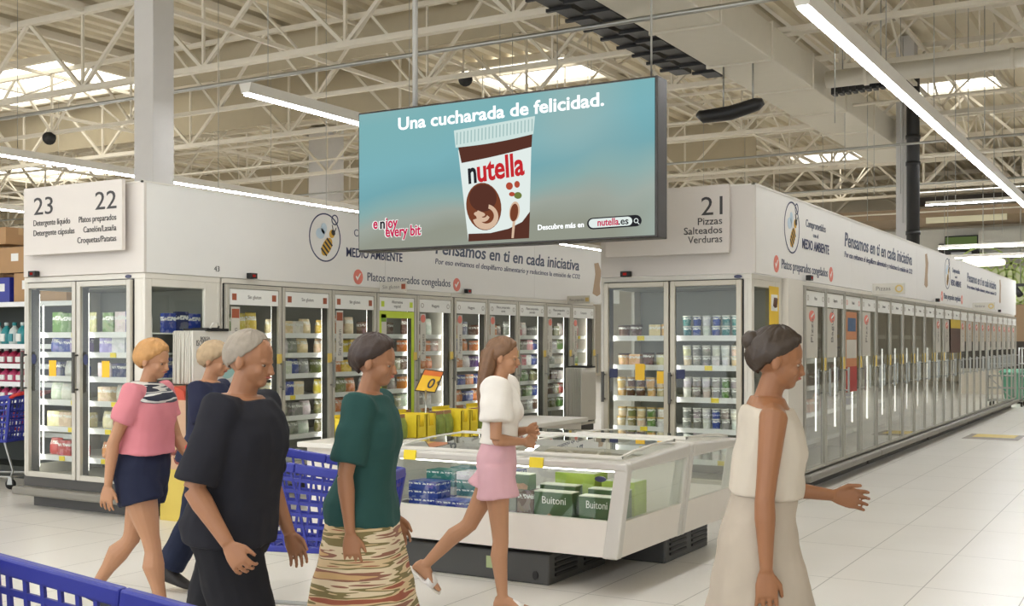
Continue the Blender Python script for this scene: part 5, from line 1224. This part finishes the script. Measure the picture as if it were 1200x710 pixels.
        for fi, (off, ln, fan) in enumerate(((.031, .07, .10), (.0105, .078, .03), (-.0105, .073, -.04), (-.031, .058, -.12))):
            d_ = (fd + ac * fan).normalized(); p = wr + (fd * .082 + ac * off) * hs; path = [p]; an = 0
            for j, fr_ in enumerate((.44, .32, .24)):
                an += math.radians(curl * (.6, 1.0, .8)[j]); dd = d_ * math.cos(an) + nrm * math.sin(an); p = p + dd * ln * fr_ * hs; path.append(p)
            b.tube(path, [.0084 * hs, .008 * hs, .0074 * hs, .0062 * hs], 8)
        p = wr + (fd * .022 + ac * .024) * hs; d1 = (fd * .75 + ac * .6 + nrm * .25).normalized(); d2 = (fd * .95 + ac * .2 + nrm * .35).normalized()
        b.tube([p, p + d1 * .036 * hs, p + d1 * .036 * hs + d2 * .028 * hs, p + d1 * .036 * hs + d2 * .05 * hs], [.0125 * hs, .0105 * hs, .0092 * hs, .007 * hs], 8)
    P_['low'] = low; P_['rings'] = []
    bo = obj('body', b, sk, P_['t'], smooth=True)
    rm = bo.modifiers.new('remesh', 'REMESH'); rm.mode = 'VOXEL'; rm.voxel_size = .0046; rm.use_smooth_shade = True
    sm = bo.modifiers.new('smooth', 'SMOOTH'); sm.iterations = 3; sm.factor = .5
    # eyes and lips
    rot = Matrix.Rotation(lean, 3, 'Y') @ HR
    EW = mat('eye_white', (158, 140, 124), .3); IR = mat('dark_iris', (56, 40, 30), .3); LP = mat('lip_tone', (168, 96, 84), .5)
    for s in (1, -1):
        e_ = MB(); e_.ell(HT((.0448 * H, s * .0175 * H, .927 * H)), .005 * H, .0078 * H, .0036 * H, 12, 8, rot=rot); eo = obj('eye', e_, EW, P_['t'], smooth=True)
        i_ = MB(); i_.ell(HT((.0475 * H, s * .0175 * H, .927 * H)), .0028 * H, .0052 * H, .0042 * H, 10, 8, rot=rot); obj('iris', i_, IR, eo, smooth=True)
    l_ = MB(); l_.ell(HT((.0555 * H, 0, .8985 * H)), .0055 * H, .0135 * H, .0035 * H, 12, 8, rot=rot); obj('lips', l_, LP, P_['t'], smooth=True)
    return P_
FOLDS = bpy.data.textures.new('cloth_folds', 'CLOUDS'); FOLDS.noise_scale = .13; FOLDS.noise_depth = 1
def garment(P_, name, mb, m, vox=.009, it=4):
    o = obj(name, mb, m, P_['t'], smooth=True)
    r_ = o.modifiers.new('remesh', 'REMESH'); r_.mode = 'VOXEL'; r_.voxel_size = vox; r_.use_smooth_shade = True
    s_ = o.modifiers.new('smooth', 'SMOOTH'); s_.iterations = it; s_.factor = .5
    d_ = o.modifiers.new('folds', 'DISPLACE'); d_.texture = FOLDS; d_.strength = .022; d_.mid_level = .42; d_.texture_coords = 'LOCAL'
    return o
def top(P_, m, z0, z1=.84, infl=.016, sleeve=.6, name='shirt', hem=.02, slf=1.3, sub=None):
    H = P_['H']; mb = MB(); zs = [z0 + (z1 - z0) * k / 9 for k in range(10)]
    mb.loft([P_['ring'](z, infl + hem * max(0, 1 - (z - z0) / .12) + .004 * math.sin(23 * z)) for z in zs])
    if not P_['male']:
        for s in (1, -1): mb.ell(P_['T']((.045 * H, s * .04 * H, .725 * H)), .032 * H + infl * .9, .042 * H + infl, .04 * H + infl, 12, 8)
    if sleeve:
        for sd, s in (('R', -1), ('L', 1)):
            sh, el, wr, fd = P_['arm'][sd]; en = sh.lerp(el, sleeve) if sleeve <= 1 else el.lerp(wr, sleeve - 1)
            q_ = P_['T']((0, s * .05 * H, .80 * H))
            mb.tube([q_, sh + Vector((0, 0, .006 * H)), sh.lerp(el, .3), en] if sleeve > .35 else [q_, sh + Vector((0, 0, .004 * H)), en], [.045 * H, .036 * H * slf, .034 * H * slf, .034 * H * slf] if sleeve > .35 else [.045 * H, .035 * H * slf, .033 * H * slf], 16)
    return garment(P_, name, mb, m)
def shorts(P_, m, frac, z1=.62, infl=.014, flare=1.2, name='shorts', to_shin=0):
    H = P_['H']; mb = MB(); mb.loft([P_['ring'](z, infl) for z in (.468, .49, .52, .56, .6, z1)])
    for sd in 'RL':
        hip, knee, ank, ft = P_['leg'][sd]; e = hip.lerp(knee, frac)
        r_ = .058 * H * P_['build'] + infl * .6
        path = [hip + Vector((0, 0, .02 * H)), hip.lerp(e, .5), e]; rr = [r_, r_ * (1 + (flare - 1) * .4), r_ * flare * (1 - .18 * frac)]
        if to_shin: path += [knee, knee.lerp(ank, to_shin)]; rr[2] = r_ * .9; rr += [r_ * .82 * flare, r_ * .8 * flare]
        mb.tube(path, rr, 16)
    return garment(P_, name, mb, m)
def skirt(P_, m, hem_z, hw, hd, cx=0.0, z1=.62, name='skirt', infl=.012):
    H = P_['H']; mb = MB(); rings = []
    for k in range(9):
        t_ = k / 8; z = hem_z + (z1 - hem_z) * t_
        if z >= .55: r = P_['ring'](z, infl, 28)
        else:
            kk = (.55 - z) / (.55 - hem_z); base = P_['ring'](.55, infl, 28); cc = sum(base, Vector()) / 28; r = []
            for j, p in enumerate(base):
                d = p - cc; a = 2 * math.pi * j / 28; fold = 1 + .05 * kk * math.sin(7 * a)
                r.append(Vector((cc.x + cx * H * kk + d.x * (1 + (hd - 1) * kk) * fold, d.y * (1 + (hw - 1) * kk) * fold, z * H)))
        rings.append(r)
    mb.loft(rings); return garment(P_, name, mb, m, .01, 2)
def hair(P_, m, el_front=38, el_back=-48, vol=1.1, side=-6, long=0.0, bun=False, width=1.0, wave=.085):
    from mathutils import noise
    H = P_['H']; n = 72; rows = 16; c = Vector((-.003, 0, .945)); sd_ = random.uniform(0, 50)
    mb = MB(); grid = []
    for rad_k, scale in ((0, vol), (1, .97)):
        for j in range(rows + 1):
            row = []
            for k in range(n):
                az = 2 * math.pi * k / n - math.pi; f = (1 + math.cos(az)) / 2     # 1 front, 0 back
                s_ = abs(math.sin(az))
                e0 = el_front * f ** 2 + el_back * (1 - f) ** 1.5 + (side - (el_front + el_back) * .25) * s_ ** 3 * .9
                e0 += 5 * noise.noise(Vector((math.cos(az) * 6, math.sin(az) * 6, sd_)))           # uneven hairline
                t_ = j / rows; el = math.radians(e0 + (88 - e0) * t_)
                ws = scale
                if rad_k == 0:
                    q_ = Vector((math.cos(az) * 11, math.sin(az) * 11, math.sin(el) * 2.4 + sd_))
                    ws *= 1 + wave * noise.noise(q_) + wave * .6 * noise.noise(q_ * 2.3) - (vol - 1.0) * .75 * max(0, 1 - t_ * 5)
                p = c + Vector((.060 * math.cos(el) * math.cos(az) * ws, .0475 * width * math.cos(el) * math.sin(az) * ws, .056 * math.sin(el) * ws))
                row.append(P_['HT'](p * H))
            grid.append(row)
    R_ = rows + 1; vs = [p for r in grid for p in r]; fs = []
    for L_ in (0, 1):
        for j in range(rows):
            for k in range(n):
                a = (L_ * R_ + j) * n + k; b_ = (L_ * R_ + j) * n + (k + 1) % n; fs.append((a, b_, b_ + n, a + n))
        fs.append(tuple((L_ * R_ + rows) * n + k for k in range(n)))
    for k in range(n): a = k; b_ = (k + 1) % n; fs.append((a, b_, R_ * n + b_, R_ * n + a))
    mb.add(vs, fs, 0, True)
    if long:
        HT = P_['HT']; pts = [HT((-.02 * H, 0, .985 * H)), HT((-.045 * H, 0, .95 * H)), HT((-.05 * H, 0, .90 * H)), P_['T']((-.056 * H, 0, .85 * H)), P_['T']((-.068 * H, 0, .80 * H)), P_['T']((-.07 * H, 0, (.86 - long) * H))]; rings = []
        for i_, (p, hw, hd) in enumerate(zip(pts, (.03, .052, .056, .056, .05, .026), (.02, .036, .036, .030, .022, .008))):
            rings.append([p + Vector((hd * math.cos(a) * (1 + .1 * math.sin(11 * a + i_)), hw * math.sin(a) * (1 + .08 * math.sin(9 * a + i_)), 0)) * H for a in [2 * math.pi * q_ / 40 for q_ in range(40)]])
        mb.loft(rings)
    if bun: mb.ell(P_['HT']((-.060 * H, 0, .965 * H)), .022 * H, .025 * H, .024 * H, 14, 10)
    o = obj('hair', mb, m, P_['t'], smooth=True)
    return o
def shoe(P_, sd, m, name='shoe', strap=False):
    H = P_['H']; hip, knee, ank, ft = P_['leg'][sd]; f = Vector((math.cos(ft), 0, math.sin(ft))); u_ = Vector((-math.sin(ft), 0, math.cos(ft))); mb = MB(); rings = []
    if strap:
        for (x, hw, z0, z1) in ((-.04, .014, -.046, -.036), (-.03, .022, -.048, -.036), (.03, .026, -.048, -.037), (.07, .031, -.048, -.037), (.1, .028, -.048, -.037), (.114, .015, -.047, -.038)):
            rings.append([ank + (f * x + Vector((0, hw * math.cos(a), 0)) + u_ * ((z0 + z1) / 2 + (z1 - z0) / 2 * math.sin(a))) * H for a in [2 * math.pi * k / 14 for k in range(14)]])
        mb.loft(rings); rings = []
        for (x, hw, z1) in ((.04, .0275, .0035), (.058, .0305, -.004), (.08, .031, -.0125)):
            rings.append([ank + (f * x + Vector((0, hw * math.cos(a), 0)) + u_ * (-.04 + (z1 + .04) * max(0, math.sin(a)) - .003 * max(0, -math.sin(a)))) * H for a in [2 * math.pi * k / 18 for k in range(18)]])
        mb.loft(rings)
    else:
        for (x, hw, z0, z1) in ((-.043, .014, -.044, .0), (-.034, .023, -.046, .018), (.0, .025, -.046, .026), (.03, .027, -.046, .012), (.068, .032, -.046, -.006), (.098, .029, -.046, -.016), (.12, .016, -.044, -.026)):
            rings.append([ank + (f * x + Vector((0, hw * math.cos(a), 0)) + u_ * ((z0 + z1) / 2 + (z1 - z0) / 2 * (abs(math.sin(a)) ** .7) * (1 if math.sin(a) > 0 else -1))) * H for a in [2 * math.pi * k / 16 for k in range(16)]])
        mb.loft(rings)
    return obj(name, mb, m, P_['t'], smooth=True)
def stand(P_, loc, rz):
    P_['t'].location = (loc[0], loc[1], -P_['low'] + .007 * P_['H']); P_['t'].rotation_euler = (0, 0, rz)

SK1 = skin_mat('tan_skin', (180, 132, 98)); SK2 = skin_mat('warm_skin', (160, 112, 80)); SK3 = skin_mat('brown_skin', (148, 100, 66)); SK4 = skin_mat('olive_skin', (176, 118, 84))
# 1 the woman in pink with navy shorts
p = person(None, 0, 1.60, 'person in pink shirt and navy shorts walking past the end freezer', {'lean': 4, 'legs': {'R': (14, 4, 4), 'L': (-16, 22, -22)}, 'arms': {'R': (-20, 14, 9), 'L': (16, 20, 8)}, 'head_pitch': 6}, SK1, build=1.14)
top(p, cloth_mat('pink_cotton', (208, 130, 138)), .60, sleeve=.55, infl=.018); shorts(p, cloth_mat('navy_shorts', (38, 42, 62)), .36, infl=.014, z1=.64)
mb = MB(); mb.loft([p['ring'](z, k_) for z, k_ in ((.785, .024), (.80, .03), (.822, .028), (.842, .02), (.85, .014))])
for sd, s in (('R', -1), ('L', 1)):
    sh, el, _, _ = p['arm'][sd]; mb.tube([p['T']((0, s * .05 * 1.6, .815 * 1.6)), sh + Vector((0, 0, .014)), sh.lerp(el, .14)], [.045, .058, .055], 14)
garment(p, 'striped_wrap', mb, stripe_mat('navy_white_stripes', [(40, 44, 60), (214, 212, 206), (70, 74, 84), (200, 198, 190), (36, 40, 52)], 22))
hair(p, mat('ginger_blond_hair', (188, 140, 84), .6, var=.25, scale=30, bump=.4), el_front=34, el_back=-60, vol=1.16, side=-20)
for sd in 'RL': shoe(p, sd, mat('navy_shoe', (44, 46, 58), .6))
stand(p, (-5.12, 4.56), math.radians(20))
# 2 the man in black
p = person(None, 0, 1.64, 'person in black shirt and shorts with short grey hair', {'lean': 5, 'legs': {'R': (16, 6, 5), 'L': (-18, 20, -20)}, 'arms': {'R': (-16, 52, 12, 40), 'L': (2, 20, 8)}, 'head_pitch': 4}, SK2, male=True, build=1.18)
top(p, cloth_mat('black_cotton', (38, 38, 44)), .50, sleeve=.92, infl=.02, slf=1.4); shorts(p, cloth_mat('black_shorts', (32, 32, 36)), .9, infl=.016, z1=.58, flare=1.1)
hair(p, mat('grey_hair', (150, 140, 126), .7, var=.2, scale=40, bump=.3), el_front=52, el_back=-46, vol=1.06, side=-2)
for sd in 'RL': shoe(p, sd, mat('dark_shoe', (50, 46, 44), .6))
stand(p, (-3.2, 3.3), math.radians(20))
# 3 the person behind in navy
p = person(None, 0, 1.58, 'person in navy top half hidden behind the shopper in black', {'lean': 4, 'legs': {'R': (10, 6, 2), 'L': (-14, 16, -16)}, 'arms': {'R': (12, 88, 8, 30), 'L': (14, 40, 8)}, 'head_pitch': 8}, SK1, build=1.1)
top(p, cloth_mat('navy_cotton', (46, 50, 72)), .53, sleeve=.7, infl=.018); shorts(p, cloth_mat('dark_jeans', (40, 46, 66)), 1.0, infl=.012, z1=.6, to_shin=.9, flare=1.05)
hair(p, mat('ash_blond_hair', (176, 152, 118), .6, var=.25, scale=34, bump=.4), el_front=32, el_back=-60, vol=1.18, side=-22)
for sd in 'RL': shoe(p, sd, mat('dark_shoe', (50, 46, 44), .6))
stand(p, (-5.3, 5.22), math.radians(22))
# 4 the woman in teal
p = person(None, 0, 1.62, 'person in teal T-shirt and patterned skirt walking before the island freezer', {'lean': 3, 'legs': {'R': (15, 5, 4), 'L': (-15, 20, -20)}, 'arms': {'R': (-10, 16, 9), 'L': (-2, 22, 8, 30)}, 'head_pitch': 5}, SK2, build=1.12)
top(p, cloth_mat('teal_cotton', (44, 78, 74)), .466, sleeve=.8, infl=.02, slf=1.35, hem=.03)
skirt(p, stripe_mat('patterned_skirt', [(150, 84, 62), (206, 180, 140), (122, 110, 70), (214, 196, 164), (140, 96, 78), (196, 160, 112)], 26), .2, 1.55, 1.9, cx=.0)
hair(p, mat('dark_brown_hair', (54, 38, 30), .5, var=.25, scale=34, bump=.4), el_front=36, el_back=-56, vol=1.17, side=-8)
for sd in 'RL': shoe(p, sd, mat('tan_shoe', (150, 116, 84), .6))
mb = MB(); sh, el, wr, fd = p['arm']['L']; q_ = wr + fd * .12
mb.loft([[Vector((wr.x + .08, wr.y, wr.z)) + Vector((.14 * a_ * k_, .05 * b_ * k_, z)) for a_, b_ in ((1, .6), (.6, 1), (-.6, 1), (-1, .6), (-1, -.6), (-.6, -1), (.6, -1), (1, -.6))] for z, k_ in ((-.34, .9), (-.3, 1.05), (-.12, .95), (-.05, .8))])
stand(p, (-3.08, 3.98), math.radians(24))
# 5 the woman in white and pink
p = person(None, 0, 1.60, 'person in white blouse, pink shorts and white sandals with long brown hair', {'lean': 2, 'legs': {'R': (4, 2, 0), 'L': (-27, 20, -40)}, 'arms': {'R': (0, 84, 7, 35, 52), 'L': (4, 96, 7, 35, 50)}, 'head_pitch': 3}, SK1, build=.94)
top(p, cloth_mat('white_blouse', (232, 226, 216)), .61, sleeve=.62, infl=.016, slf=1.75, hem=.012); shorts(p, cloth_mat('pale_pink_shorts', (212, 168, 174)), .42, infl=.016, z1=.635, flare=1.42)
hair(p, mat('long_brown_hair', (116, 84, 58), .5, var=.3, scale=30, bump=.4), el_front=34, el_back=-60, vol=1.13, side=-14, long=.17)
for sd in 'RL': shoe(p, sd, mat('white_sandal', (232, 228, 222), .5), 'sandal', True)
stand(p, (-3.5, 5.82), math.radians(24))
# 6 the woman in beige close by at the right
p = person(None, 0, 1.66, 'person in off-white sleeveless top and long beige skirt walking nearest on the right', {'lean': 4, 'legs': {'R': (20, 6, 6), 'L': (-18, 22, -22)}, 'arms': {'R': (-7, 8, 9), 'L': (6, 76, 8, 40)}, 'head_pitch': 5}, SK3, build=1.1)
top(p, cloth_mat('offwhite_top', (196, 186, 170)), .63, sleeve=0, infl=.014, z1=.825, name='sleeveless_top')
skirt(p, cloth_mat('beige_linen_skirt', (178, 166, 150)), .12, 1.35, 2.1, cx=.02, z1=.665)
hair(p, mat('dark_hair', (58, 46, 36), .5, var=.25, scale=34, bump=.4), el_front=36, el_back=-58, vol=1.13, side=-4, bun=True)
for sd in 'RL': shoe(p, sd, mat('tan_shoe', (150, 116, 84), .6))
stand(p, (-1.33, 4.1), math.radians(24))
fit_text()
